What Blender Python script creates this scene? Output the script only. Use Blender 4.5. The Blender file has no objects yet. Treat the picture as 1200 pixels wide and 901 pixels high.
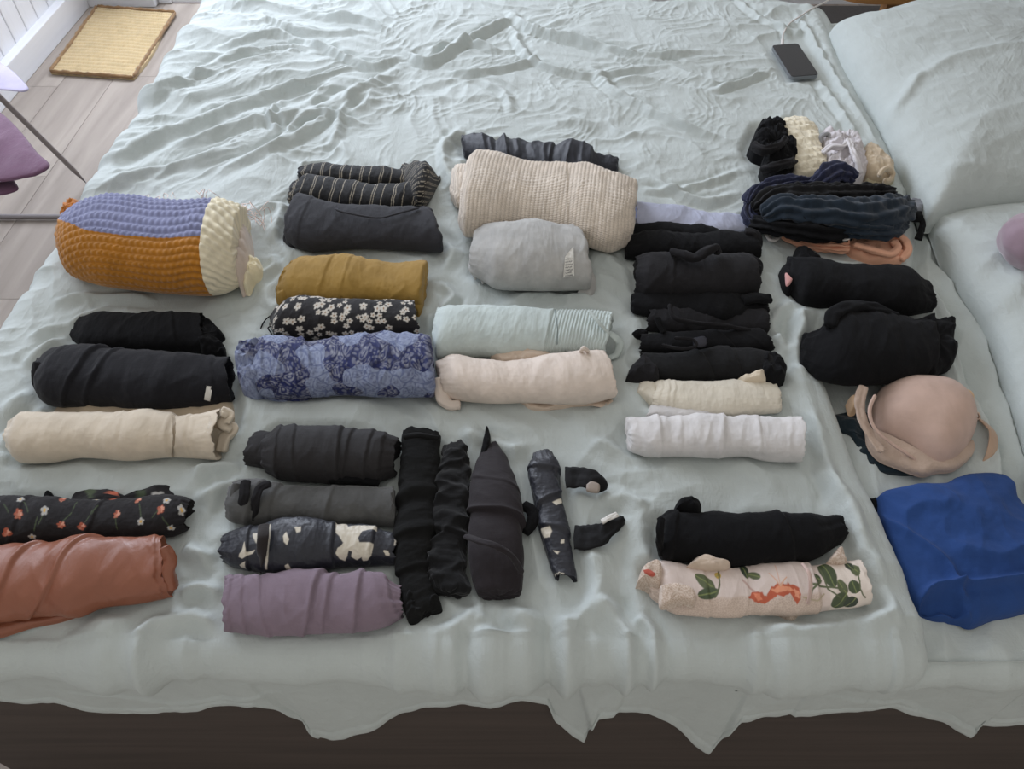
import bpy, math, random
import numpy as np
from mathutils import Vector

# ---------------------------------------------------------------- camera, world, light, exposure
SC = bpy.context.scene
FPX, PITCH, CAMZ, BED = 901.0, math.radians(49.0), 1.45, 0.55
cam_data = bpy.data.cameras.new('camera'); cam = bpy.data.objects.new('camera', cam_data)
SC.collection.objects.link(cam); SC.camera = cam
cam_data.sensor_width = 36.0; cam_data.lens = FPX / 1200.0 * 36.0; cam_data.clip_start = 0.02
cam.location = (0, 0, CAMZ); cam.rotation_euler = (math.pi / 2 - PITCH, 0, 0)

world = bpy.data.worlds.new('world'); SC.world = world; world.use_nodes = True
world.node_tree.nodes['Background'].inputs[0].default_value = (1.0, 0.97, 0.925, 1)
world.node_tree.nodes['Background'].inputs[1].default_value = 0.58

def area(name, loc, target, sx, sy, power, color):
    l = bpy.data.lights.new(name, 'AREA'); l.shape = 'RECTANGLE'; l.size = sx; l.size_y = sy
    l.energy = power; l.color = color
    o = bpy.data.objects.new(name, l); SC.collection.objects.link(o); o.location = loc
    o.rotation_euler = (Vector(target) - Vector(loc)).to_track_quat('-Z', 'Y').to_euler()
    return o
area('daylight_balcony_door', (-1.0, 3.66, 1.55), (-0.9, 1.2, 0.5), 1.1, 1.3, 66, (0.80, 0.87, 1.0))
area('daylight_side_window', (-2.05, 2.1, 1.7), (-0.4, 1.5, 0.5), 1.5, 1.2, 30, (0.80, 0.87, 1.0))
SC.view_settings.view_transform = 'Standard'; SC.view_settings.look = 'None'
SC.view_settings.exposure = 0.06; SC.view_settings.gamma = 1.0

# ---------------------------------------------------------------- maths helpers
SP, CP = math.sin(PITCH), math.cos(PITCH)
CAMP = np.array([0, 0, CAMZ])
def ray(px, py):
    u, v = px - 600.0, py - 450.5
    return np.array([u, FPX * CP - v * SP, -(FPX * SP + v * CP)])
def P(px, py, z=BED):
    d = ray(px, py); t = (z - CAMZ) / d[2]; return CAMP + d * t
def PY(px, py, Y):
    d = ray(px, py); return CAMP + d * (Y / d[1])
def proj(p):
    p = np.asarray(p, float); x = p[..., 0]; y = p[..., 1]; z = p[..., 2] - CAMZ
    depth = y * CP - z * SP; dn = -y * SP - z * CP
    return np.stack([600 + FPX * x / depth, 450.5 + FPX * dn / depth], -1)
def srgb(r, g, b):
    f = lambda c: (c / 255 / 12.92) if c / 255 <= .04045 else ((c / 255 + .055) / 1.055) ** 2.4
    return np.array([f(r), f(g), f(b)])
def sm(a, b, x):
    t = np.clip((x - a) / (b - a), 0, 1); return t * t * (3 - 2 * t)
_rs = np.random.RandomState(7); _perm = _rs.permutation(512); _ga = _rs.rand(512) * 2 * math.pi
_gx, _gy, _rv = np.cos(_ga), np.sin(_ga), _rs.rand(512)
def _h(i, j, s): return _perm[(i + _perm[(j + s * 37) & 511]) & 511]
def pn(x, y, s=0):
    x = np.asarray(x, float); y = np.asarray(y, float)
    i = np.floor(x).astype(int); j = np.floor(y).astype(int); fx = x - i; fy = y - j
    u = fx**3 * (fx * (fx * 6 - 15) + 10); v = fy**3 * (fy * (fy * 6 - 15) + 10)
    def g(a, b):
        k = _h(i + a, j + b, s); return _gx[k] * (fx - a) + _gy[k] * (fy - b)
    a = g(0, 0) * (1 - u) + g(1, 0) * u; b = g(0, 1) * (1 - u) + g(1, 1) * u
    return (a * (1 - v) + b * v) * 1.5
def fbm(x, y, s=0, o=3):
    r = 0; a = 1.0
    for k in range(o): r = r + a * pn(x * 2**k, y * 2**k, s + k * 5); a *= .5
    return r
def ridge(x, y, s=0, p=3.0):
    return (1 - np.clip(np.abs(pn(x, y, s)) * 1.6, 0, 1)) ** p
def worley(x, y, s=0):
    i = np.floor(x).astype(int); j = np.floor(y).astype(int)
    d1 = np.full(x.shape, 9.0); d2 = d1.copy(); idc = np.zeros(x.shape)
    for a in (-1, 0, 1):
        for b in (-1, 0, 1):
            k = _h(i + a, j + b, s); k2 = _h(i + a + 11, j + b + 5, s + 3)
            d = np.hypot(i + a + _rv[k] - x, j + b + _rv[k2] - y); m = d < d1
            d2 = np.where(m, d1, np.minimum(d2, d)); idc = np.where(m, _rv[(k + 77) & 511], idc); d1 = np.where(m, d, d1)
    return d1, d2, idc
def dpoly(x, y, pts):
    best = np.full(np.shape(x), 1e9); side = np.zeros(np.shape(x)); par = np.zeros(np.shape(x)); n = len(pts) - 1
    for k in range(n):
        ax, ay = pts[k][:2]; bx, by = pts[k + 1][:2]; dx, dy = bx - ax, by - ay; L = dx * dx + dy * dy + 1e-12
        t = np.clip(((x - ax) * dx + (y - ay) * dy) / L, 0, 1)
        d = np.hypot(x - ax - t * dx, y - ay - t * dy); m = d < best
        best = np.where(m, d, best); side = np.where(m, np.sign((x - ax) * dy - (y - ay) * dx), side); par = np.where(m, (k + t) / n, par)
    return best, side, par
def inside(x, y, pts):
    c = np.zeros(np.shape(x), bool); n = len(pts)
    for k in range(n):
        x1, y1 = pts[k][:2]; x2, y2 = pts[(k + 1) % n][:2]
        if y1 == y2: continue
        c ^= ((y1 > y) != (y2 > y)) & (x < (x2 - x1) * (y - y1) / (y2 - y1) + x1)
    return c
def resample(pts, n, smooth=True):
    pts = np.array(pts, float)
    if smooth and len(pts) > 2:
        q = [pts[0]]
        pp = np.vstack([2 * pts[0] - pts[1], pts, 2 * pts[-1] - pts[-2]])
        for k in range(1, len(pp) - 2):
            for t in np.linspace(0, 1, 9)[1:]:
                p0, p1, p2, p3 = pp[k - 1:k + 3]; m1, m2 = (p2 - p0) * .5, (p3 - p1) * .5
                cap = np.linalg.norm(p2 - p1)
                for m in (m1, m2):
                    l = np.linalg.norm(m)
                    if l > cap: m *= cap / l
                q.append((2*t**3-3*t*t+1)*p1 + (t**3-2*t*t+t)*m1 + (-2*t**3+3*t*t)*p2 + (t**3-t*t)*m2)
        pts = np.array(q)
    d = np.r_[0, np.cumsum(np.linalg.norm(np.diff(pts, axis=0), axis=1))]
    s = np.linspace(0, d[-1], n)
    return np.stack([np.interp(s, d, pts[:, k]) for k in range(pts.shape[1])], -1)

# ---------------------------------------------------------------- materials
MATS = {}
def fabric(name, rgb=None, crumple=.22, rough=.9, sheen=.25, bump=.25, scale=900, kind='weave', attr=False, vary=.08, spec=.3):
    if name in MATS: return MATS[name]
    m = bpy.data.materials.new(name); m.use_nodes = True; nt = m.node_tree; N = nt.nodes; L = nt.links
    b = N['Principled BSDF']; b.inputs['Roughness'].default_value = rough
    b.inputs['Sheen Weight'].default_value = sheen; b.inputs['Specular IOR Level'].default_value = spec
    tc = N.new('ShaderNodeTexCoord')
    nz = N.new('ShaderNodeTexNoise'); nz.inputs['Scale'].default_value = 35; nz.inputs['Detail'].default_value = 5
    L.new(tc.outputs['Object'], nz.inputs['Vector'])
    mr = N.new('ShaderNodeMapRange'); mr.inputs['To Min'].default_value = 1 - vary; mr.inputs['To Max'].default_value = 1 + vary
    mr.inputs['From Min'].default_value = .3; mr.inputs['From Max'].default_value = .7
    L.new(nz.outputs['Fac'], mr.inputs['Value'])
    mx = N.new('ShaderNodeVectorMath'); mx.operation = 'SCALE'; L.new(mr.outputs[0], mx.inputs['Scale'])
    if attr:
        at = N.new('ShaderNodeAttribute'); at.attribute_name = 'Col'; L.new(at.outputs['Color'], mx.inputs[0])
    else: mx.inputs[0].default_value = tuple(rgb)
    L.new(mx.outputs[0], b.inputs['Base Color'])
    bp = N.new('ShaderNodeBump'); bp.inputs['Strength'].default_value = bump; bp.inputs['Distance'].default_value = .001
    if kind == 'weave':
        hs = None
        for ax, sc in (((1, .12, .12), scale), ((.12, 1, 1), scale)):
            mp = N.new('ShaderNodeMapping'); mp.inputs['Scale'].default_value = ax; L.new(tc.outputs['Object'], mp.inputs[0])
            t = N.new('ShaderNodeTexNoise'); t.inputs['Scale'].default_value = sc * .5; t.inputs['Detail'].default_value = 2
            L.new(mp.outputs[0], t.inputs['Vector'])
            if hs is None: hs = t.outputs['Fac']
            else:
                ad = N.new('ShaderNodeMath'); L.new(hs, ad.inputs[0]); L.new(t.outputs['Fac'], ad.inputs[1]); hs = ad.outputs[0]
    else:
        t = N.new('ShaderNodeTexNoise'); t.inputs['Scale'].default_value = scale; t.inputs['Detail'].default_value = 4
        L.new(tc.outputs['Object'], t.inputs['Vector']); hs = t.outputs['Fac']
    L.new(hs, bp.inputs['Height']); out = bp
    if crumple:
        mp = N.new('ShaderNodeMapping'); mp.inputs['Scale'].default_value = (1, .45, 1); mp.inputs['Rotation'].default_value = (0, 0, .6); L.new(tc.outputs['Object'], mp.inputs[0])
        t2 = N.new('ShaderNodeTexNoise'); t2.inputs['Scale'].default_value = 38; t2.inputs['Detail'].default_value = 7; t2.inputs['Roughness'].default_value = .62; t2.inputs['Distortion'].default_value = .8
        L.new(mp.outputs[0], t2.inputs['Vector'])
        b2 = N.new('ShaderNodeBump'); b2.inputs['Strength'].default_value = crumple; b2.inputs['Distance'].default_value = .006
        L.new(t2.outputs['Fac'], b2.inputs['Height']); L.new(bp.outputs[0], b2.inputs['Normal']); out = b2
    L.new(out.outputs[0], b.inputs['Normal'])
    MATS[name] = m; return m
def plain(name, rgb, rough=.5, metal=0.0, spec=.5, coat=0):
    if name in MATS: return MATS[name]
    m = bpy.data.materials.new(name); m.use_nodes = True; nt = m.node_tree; b = nt.nodes['Principled BSDF']
    nz = nt.nodes.new('ShaderNodeTexNoise'); nz.inputs['Scale'].default_value = 8
    mr = nt.nodes.new('ShaderNodeMapRange'); mr.inputs['To Min'].default_value = .95; mr.inputs['To Max'].default_value = 1.05
    nt.links.new(nz.outputs['Fac'], mr.inputs['Value'])
    mx = nt.nodes.new('ShaderNodeVectorMath'); mx.operation = 'SCALE'; mx.inputs[0].default_value = tuple(rgb)
    nt.links.new(mr.outputs[0], mx.inputs['Scale']); nt.links.new(mx.outputs[0], b.inputs['Base Color'])
    b.inputs['Roughness'].default_value = rough; b.inputs['Metallic'].default_value = metal
    b.inputs['Specular IOR Level'].default_value = spec; b.inputs['Coat Weight'].default_value = coat
    MATS[name] = m; return m
def wood(name, c1, c2, axis_scale=(1, .06, 1), scale=60, rough=.55, tint=False):
    m = bpy.data.materials.new(name); m.use_nodes = True; nt = m.node_tree; N = nt.nodes; L = nt.links; b = N['Principled BSDF']
    tc = N.new('ShaderNodeTexCoord'); mp = N.new('ShaderNodeMapping'); mp.inputs['Scale'].default_value = axis_scale
    L.new(tc.outputs['Object'], mp.inputs[0])
    oi = N.new('ShaderNodeObjectInfo'); ad = N.new('ShaderNodeVectorMath'); ad.operation = 'ADD'
    cb = N.new('ShaderNodeCombineXYZ'); mm = N.new('ShaderNodeMath'); mm.operation = 'MULTIPLY'; mm.inputs[1].default_value = 9
    L.new(oi.outputs['Random'], mm.inputs[0])
    for k in range(3): L.new(mm.outputs[0], cb.inputs[k])
    L.new(mp.outputs[0], ad.inputs[0]); L.new(cb.outputs[0], ad.inputs[1])
    t = N.new('ShaderNodeTexNoise'); t.inputs['Scale'].default_value = scale; t.inputs['Detail'].default_value = 6; t.inputs['Distortion'].default_value = .6
    L.new(ad.outputs[0], t.inputs['Vector'])
    r = N.new('ShaderNodeValToRGB'); r.color_ramp.elements[0].position = .3; r.color_ramp.elements[1].position = .7
    r.color_ramp.elements[0].color = (*c1, 1); r.color_ramp.elements[1].color = (*c2, 1)
    L.new(t.outputs['Fac'], r.inputs[0])
    mr = N.new('ShaderNodeMapRange'); mr.inputs['To Min'].default_value = .92; mr.inputs['To Max'].default_value = 1.06
    L.new(oi.outputs['Random'], mr.inputs['Value'])
    mx = N.new('ShaderNodeVectorMath'); mx.operation = 'SCALE'; L.new(r.outputs[0], mx.inputs[0]); L.new(mr.outputs[0], mx.inputs['Scale'])
    L.new(mx.outputs[0], b.inputs['Base Color']); b.inputs['Roughness'].default_value = rough
    bp = N.new('ShaderNodeBump'); bp.inputs['Strength'].default_value = .15; bp.inputs['Distance'].default_value = .002
    L.new(t.outputs['Fac'], bp.inputs['Height']); L.new(bp.outputs[0], b.inputs['Normal'])
    return m

# ---------------------------------------------------------------- object helpers
def mesh_object(name, V, F, mat, origin=(0, 0, 0), parent=None, smooth=True, col=None):
    V = np.asarray(V, np.float32) - np.asarray(origin, np.float32)
    me = bpy.data.meshes.new(name)
    if isinstance(F, np.ndarray):
        me.vertices.add(len(V)); me.vertices.foreach_set('co', V.ravel())
        n, k = F.shape; me.loops.add(n * k); me.loops.foreach_set('vertex_index', F.astype(np.int32).ravel())
        me.polygons.add(n); me.polygons.foreach_set('loop_start', np.arange(0, n * k, k, dtype=np.int32))
        me.update(calc_edges=True)
    else:
        me.from_pydata([tuple(map(float, v)) for v in V], [], [tuple(int(i) for i in f) for f in F]); me.update()
    me.validate()
    if smooth: me.polygons.foreach_set('use_smooth', np.ones(len(me.polygons), bool))
    if col is not None:
        a = me.color_attributes.new('Col', 'FLOAT_COLOR', 'POINT')
        c = np.ones((len(V), 4), np.float32); c[:, :3] = col; a.data.foreach_set('color', c.ravel())
    me.materials.append(mat)
    o = bpy.data.objects.new(name, me); SC.collection.objects.link(o)
    if parent is not None: o.parent = parent
    else: o.location = origin
    return o
def box_vf(x0, x1, y0, y1, z0, z1):
    V = [(x, y, z) for z in (z0, z1) for y in (y0, y1) for x in (x0, x1)]
    F = [(0, 2, 3, 1), (4, 5, 7, 6), (0, 1, 5, 4), (2, 6, 7, 3), (0, 4, 6, 2), (1, 3, 7, 5)]
    return V, F
def box(name, b, mat, parent=None, bevel=0, kind=None):
    cx, cy, z0 = (b[0] + b[1]) / 2, (b[2] + b[3]) / 2, b[4]
    V, F = box_vf(*b)
    if parent is None: o = mesh_object(name, V, F, mat, (cx, cy, z0), smooth=False)
    else: o = mesh_object(name, V, F, mat, tuple(parent.location), parent, smooth=False)
    if bevel:
        md = o.modifiers.new('bevel', 'BEVEL'); md.width = bevel; md.segments = 2
    if kind: o['kind'] = kind
    return o
class Thing:
    def __init__(s, name, label, cat, group=None):
        s.name, s.label, s.cat, s.group, s.parts = name, label, cat, group, []
    def add(s, part, V, F, mat, col=None, smooth=True, label=None, sub=None):
        V = np.asarray(V, float)
        if len(V) > 60:                       # turn the faces outward (signed volume)
            c = V.mean(0); tot = 0.0
            Q = F if isinstance(F, np.ndarray) else np.array([list(f)[:4] if len(f) >= 4 else [f[0], f[1], f[2], f[2]] for f in F if len(f) < 5])
            a, b, d, e = (V[Q[:, i]] - c for i in range(4))
            tot = (np.cross(a, b) * d).sum() + (np.cross(a, d) * e).sum()
            if tot < 0: F = F[:, ::-1] if isinstance(F, np.ndarray) else [tuple(f)[::-1] for f in F]
        s.parts.append(dict(part=part, V=np.asarray(V, float), F=F, mat=mat, col=col, smooth=smooth, label=label, sub=sub)); return len(s.parts) - 1
    def done(s, kind=None):
        A = np.vstack([p['V'] for p in s.parts]); lo, hi = A.min(0), A.max(0)
        org = ((lo[0] + hi[0]) / 2, (lo[1] + hi[1]) / 2, lo[2])
        if len(s.parts) == 1:
            p = s.parts[0]; root = mesh_object(s.name, p['V'], p['F'], p['mat'], org, None, p['smooth'], p['col'])
        else:
            root = bpy.data.objects.new(s.name, None); SC.collection.objects.link(root); root.location = org; root.empty_display_size = .05
            objs = []
            for p in s.parts:
                if p['sub'] is None: par = root
                else: par = objs[p['sub']]
                o = mesh_object(p['part'], p['V'], p['F'], p['mat'], org, par, p['smooth'], p['col'])
                if p['label']: o['label'] = p['label']
                objs.append(o)
        if kind: root['kind'] = kind
        if s.cat: root['label'] = s.label; root['category'] = s.cat
        if s.group: root['group'] = s.group
        return root

def grid_faces(n, m, wrap=False, flip=False):
    i, j = np.meshgrid(np.arange(n - 1), np.arange(m if wrap else m - 1), indexing='ij'); j2 = (j + 1) % m
    a, b, c, d = i * m + j, (i + 1) * m + j, (i + 1) * m + j2, i * m + j2
    F = np.stack([a, b, c, d], -1).reshape(-1, 4)
    return F[:, ::-1] if flip else F

def roll_geo(top, bot, k=.8, base=BED - .004, nu=150, nv=90, seams=(), amp=1.0, style=(.075, .20, .0030, .0012), skew=.0,
             endA='spiral', endB='spiral', sd=0, fine=.0005, disp=None, exp=.84, ragged=.004, smooth=True, bulge=.008, turns=2.6, closed_r=.012, sag=.0045):
    """a rolled garment: swept elliptical section between two picture-measured edges, spiral ends"""
    T = resample(top, nu, smooth); B = resample(bot, nu, smooth)
    # circular-ish section solve
    a = np.full(nu, .04); E1 = np.zeros((nu, 3)); E2 = np.zeros((nu, 3))
    for it in range(12):
        H = 2 * k * a
        for i in range(nu):
            if it == 0: z1, z2 = .045, .01
            else: z1, z2 = zt[i], zb[i]
            E1[i] = P(T[i, 0], T[i, 1], base + z1); E2[i] = P(B[i, 0], B[i, 1], base + z2)
        n = (E1 - E2); n[:, 2] = 0; L = np.linalg.norm(n, axis=1); n /= L[:, None]
        mid = (E1 + E2) / 2; mid[:, 2] = base + H / 2; d = mid - CAMP
        dn = (d * n).sum(1); dz = d[:, 2]; b = k * a
        cx = (-dz / b); cz = (dn / a)       # (cos, sin) direction of the upper tangent
        N = np.hypot(cx, cz); cx /= N; cz /= N
        off = a * cx; zo = b * cz
        a_new = a * (L / 2) / off
        a = .5 * a + .5 * a_new; H = 2 * k * a
        zt = H / 2 + zo; zb = H / 2 - zo
    C = (E1 + E2) / 2; C[:, 2] = base + k * a
    ax = np.gradient(C, axis=0); ax[:, 2] = 0; ax /= np.linalg.norm(ax, axis=1)[:, None]
    ntop = int(nv * .72)
    th = np.r_[np.linspace(-.35, math.pi + .35, ntop, endpoint=False), np.linspace(math.pi + .35, 2 * math.pi - .35, nv - ntop, endpoint=False)]
    U = np.r_[0, np.cumsum(np.linalg.norm(np.diff(C, axis=0), axis=1))]
    UU, TH = np.meshgrid(U, th, indexing='ij'); S = UU / U[-1]
    A2 = a[:, None]; VV = TH * A2 * (1 + k) / 2
    c, s = np.cos(TH), np.sin(TH)
    cc = np.sign(c) * np.abs(c) ** exp; ss = np.sign(s) * np.abs(s) ** exp
    ss = np.where(ss < 0, ss * (1 - .0 * ss), ss)
    Wt = sm(-.6, .1, s)
    lu, lv, a1, a2 = style
    u2 = UU + skew * VV
    D = amp * (a1 * fbm(u2 / lu, VV / lv, sd, 3) + a2 * (ridge(u2 / lu * 1.3 + .5 * pn(VV / .05, u2 / .1, sd + 2), VV / (lv * 1.4), sd + 3, 2.5) - .35))
    D += fine * pn(UU / .008, VV / .012, sd + 9) + fine * .6 * pn(UU / .004, VV / .005, sd + 10)
    D += amp * .0016 * (ridge((UU + .6 * VV) / .045, VV / .07, sd + 13, 1.8) - .3) * sm(-.1, .4, pn(UU / .06, VV / .06, sd + 14))
    D += amp * .0014 * (ridge((UU - .4 * VV) / .03, VV / .09, sd + 15, 2) - .3) * sm(-.1, .4, pn(UU / .05 + 4, VV / .06, sd + 16))
    D += sag * pn(UU / .11, VV / .2 + 3, sd + 11)
    F = (1 - np.cos(np.clip((TH) / math.pi, 0, 1) * math.pi)) / 2
    for (t0, t1, dep) in seams:
        line = t0 + (t1 - t0) * np.clip(TH / math.pi, -.1, 1.1) + .006 * pn(VV / .03, VV * 0 + t0 * 9, sd + 5)
        q = (S - line) * U[-1]
        D -= dep * sm(-.0015, .0015, q) * np.exp(-np.maximum(q, 0) / .03) - dep * .6 * np.exp(-np.abs(q + .003) / .004) * (q < .0015)
    if disp is not None: D = D + disp(UU, VV, S, TH, U[-1])
    D *= Wt
    nx, nz = c / A2, s / (k * A2); nl = np.hypot(nx, nz); nx /= nl; nz /= nl
    X = C[:, None, :] + n[:, None, :] * (A2 * cc + D * nx)[..., None]
    X[..., 2] += k * A2 * ss + D * nz
    X[..., 2] = np.maximum(X[..., 2], base)
    # ragged rims
    rg = ragged * (pn(TH * 1.7, TH * 0 + 1, sd + 20) + .5 * pn(TH * 5, TH * 0 + 4, sd + 21))
    X += ax[:, None, :] * (rg * (np.exp(-S * U[-1] / .03) + np.exp(-(1 - S) * U[-1] / .03)))[..., None]
    V = [X.reshape(-1, 3)]; UVs = [np.stack([UU.ravel(), VV.ravel()], -1)]; SS = [np.stack([S.ravel(), TH.ravel()], -1)]
    flip = np.dot(np.cross(ax[0], [0, 0, 1]), n[0]) < 0
    Fs = [grid_faces(nu, nv, True, flip)]
    cnt = nu * nv
    for end, i, sg in ((endA, 0, -1), (endB, nu - 1, 1)):
        rim = X[i]; cen = rim.mean(0); cen = C[i].copy(); R = 16; base_idx = i * nv + np.arange(nv); prev = base_idx
        for r in range(1, R + 1):
            f = 1 - r / R
            if end == 'spiral':
                ph = (f * turns + TH[i] / (2 * math.pi) * 1.0 + .25 * pn(TH[i] * 1.3, TH[i] * 0 + f * 3, sd + 30)) % 1.0
                dpt = -(.010 * (1 - f) ** .5 + .014 * (1 - f)) - .010 * np.where(ph < .55, ph / .55, (1 - ph) / .45) * min(1, (1 - f) * 6) * (f > .05)
                if r == 1: dpt = dpt * 0 + .0015; f = .975
            elif end == 'round':
                dpt = bulge * max(0, 1 - f ** 3.5) ** .35 * (1 + .3 * pn(TH[i] * 2, TH[i] * 0 + f * 2, sd + 31))
            else:
                dpt = TH[i] * 0 + .002 * (1 - f)
            ring = cen + (rim - cen) * f + ax[i] * (sg * dpt)[:, None]
            ring[:, 2] = np.maximum(ring[:, 2], base)
            V.append(ring); UVs.append(np.stack([np.full(nv, U[i] + sg * (1 - f) * a[i]), VV[i]], -1)); SS.append(np.stack([np.full(nv, float(i > 0)), TH[i]], -1))
            cur = cnt + np.arange(nv); j2 = (np.arange(nv) + 1) % nv
            q = np.stack([prev, cur, cur[j2], prev[j2]], -1)
            if (sg < 0) != flip: q = q[:, ::-1]
            Fs.append(q); prev = cur; cnt += nv
    V = np.vstack(V); UVs = np.vstack(UVs); SS = np.vstack(SS)
    return dict(V=V, F=np.vstack(Fs), U=UVs[:, 0], W=UVs[:, 1], S=SS[:, 0], TH=SS[:, 1], C=C, a=a, k=k, n=n, ax=ax, L=U[-1], px=proj(V))
def uvat(g, px, py):
    """surface coordinates of the roll where the picture shows a motif"""
    d = np.hypot(g['px'][:, 0] - px, g['px'][:, 1] - py) + 1e3 * ((g['TH'] < .2) | (g['TH'] > 3.0)) + 1e3 * ((g['S'] <= 0) | (g['S'] >= 1))
    i = int(np.argmin(d)); return g['U'][i], g['W'][i]

def zat(g, px, py):
    d = np.hypot(g['px'][:, 0] - px, g['px'][:, 1] - py) + 1e3 * ((g['TH'] < .2) | (g['TH'] > 3.3)); return g['V'][int(np.argmin(d)), 2]
def decal_geo(g, pts, lift=.0016, th=.0008, n=8):
    """a thin cloth label lying on a roll: a quad patch that follows the surface"""
    a, b, c_, d = [np.array(p, float) for p in pts]; top = []
    for i in range(n + 1):
        for j in range(n + 1):
            u, v = i / n, j / n; p = (a * (1 - u) + b * u) * (1 - v) + (d * (1 - u) + c_ * u) * v
            top.append(P(p[0], p[1], zat(g, *p) + lift))
    top = np.array(top); bot = top.copy(); bot[:, 2] -= th; m = n + 1; F = [tuple(f) for f in grid_faces(m, m)]; N = m * m
    F += [tuple(N + k for k in f[::-1]) for f in F]
    ring = [i * m for i in range(m)] + [n * m + j for j in range(1, m)] + [i * m + n for i in range(n - 1, -1, -1)] + [j for j in range(n - 1, 0, -1)]
    F += [(ring[k], ring[(k + 1) % len(ring)], N + ring[(k + 1) % len(ring)], N + ring[k]) for k in range(len(ring))]
    return np.vstack([top, bot]), F

def sweep_geo(pts, w, h, n=60, m=20, pleats=0, pamp=.0015, sd=0, px=True, z=BED, tilt=0, rough=.0012, caps=.5):
    """a flattened soft tube along a path. pts: (px,py,z_above) or xyz; w,h: half width / half height in metres (scalar or list)"""
    if px: Q = [P(p[0], p[1], z + (p[2] if len(p) > 2 else .01)) for p in pts]
    else: Q = pts
    C = resample(Q, n)
    W = np.interp(np.linspace(0, 1, n), np.linspace(0, 1, len(np.atleast_1d(w))), np.atleast_1d(w))
    Hh = np.interp(np.linspace(0, 1, n), np.linspace(0, 1, len(np.atleast_1d(h))), np.atleast_1d(h))
    s = np.linspace(0, 1, n); e = np.clip(np.minimum(s, 1 - s) / (.06 * caps + 1e-6), 0, 1); e = np.sqrt(np.clip(1 - (1 - e) ** 2, 0, 1)) * .97 + .03
    W = W * e; Hh = Hh * (.3 + .7 * e)
    ax = np.gradient(C, axis=0); ax /= np.linalg.norm(ax, axis=1)[:, None] + 1e-9
    side = np.cross(ax, [0, 0, 1.0]); side /= np.linalg.norm(side, axis=1)[:, None] + 1e-9
    if tilt: side = side * math.cos(tilt) + np.array([0, 0, 1.0]) * math.sin(tilt)
    up = np.cross(side, ax)
    th = np.linspace(0, 2 * math.pi, m, endpoint=False)
    Lc = np.r_[0, np.cumsum(np.linalg.norm(np.diff(C, axis=0), axis=1))]
    X = np.zeros((n, m, 3))
    SS, TT = np.meshgrid(Lc, th, indexing='ij')
    D = rough * fbm(SS / .025, TT * 1.2, sd, 3) * 1.6
    if pleats: D += pamp * np.sin(TT * pleats + 1.5 * pn(SS / .05, TT * 0, sd + 3))
    X = C[:, None, :] + side[:, None, :] * ((W[:, None] + D) * np.cos(TT))[..., None] + up[:, None, :] * ((Hh[:, None] + D) * np.sin(TT))[..., None]
    V = X.reshape(-1, 3); F = grid_faces(n, m, True)
    V = np.vstack([V, C[0], C[-1]]); j = np.arange(m); j2 = (j + 1) % m
    f1 = np.stack([np.full(m, n * m), j, j2, np.full(m, n * m)], -1); f2 = np.stack([np.full(m, n * m + 1), (n - 1) * m + j2, (n - 1) * m + j, np.full(m, n * m + 1)], -1)
    Fl = [tuple(x) for x in F] + [(x[0], x[2], x[1]) for x in f1] + [(x[0], x[2], x[1]) for x in f2]
    Fl = [f[::-1] for f in Fl]
    return V, Fl
def wire_geo(pts, r, n=40, m=8, px=False, z=BED):
    return sweep_geo(pts, r, r, n=n, m=m, px=px, z=z, rough=0, caps=.1)

def pad_geo(outline, H, base=BED, R=28, M=140, p=.5, amp=.003, sc=.04, sd=0, zf=.3, disp=None, edge=.5, centre=None, smooth=True, skew=(1, 1)):
    """a soft flat-bottomed lump with a measured outline: rings from the rim to the crown"""
    O = resample(list(outline) + [outline[0]], M + 1, smooth)[:-1]
    rim = np.array([P(q[0], q[1], base + H * zf) for q in O]); rim[:, 2] = base
    cen = rim.mean(0) if centre is None else P(centre[0], centre[1], base)
    rows = []; 
    t = np.linspace(0, 1, R)          # 0 rim .. 1 centre
    ang = t * math.pi / 2
    for i in range(R):
        f = math.cos(ang[i]) if i < R - 1 else 0.0
        f = f ** edge
        hz = math.sin(ang[i]) ** p
        q = cen + (rim - cen) * f; q[:, 2] = base + H * hz
        rows.append(q)
    X = np.array(rows); x, y = X[..., 0], X[..., 1]; w = sm(0, .12, t)[:, None]
    D = amp * (fbm(x / sc * skew[0], y / sc * skew[1], sd, 4) + .8 * (ridge(x / sc * skew[0] * 1.1 + 3, y / sc * skew[1] * .8, sd + 4, 2.5) - .3))
    if disp is not None: D = D + disp(x, y, proj(X))
    X[..., 2] += D * w; X[..., 2] = np.maximum(X[..., 2], base)
    V = X.reshape(-1, 3); F = grid_faces(R, M, True)
    area2 = sum(rim[i, 0] * rim[(i + 1) % M, 1] - rim[(i + 1) % M, 0] * rim[i, 1] for i in range(M))
    if area2 > 0: F = F[:, ::-1]
    V = np.vstack([V, cen]); j = np.arange(M); j2 = (j + 1) % M
    cap = [(int(a), int(b), R * M) for a, b in zip(j, j2)]
    if area2 > 0: cap = [(b, a, c) for a, b, c in cap]
    return V, [tuple(f) for f in F[:, ::-1]] + cap
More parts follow.
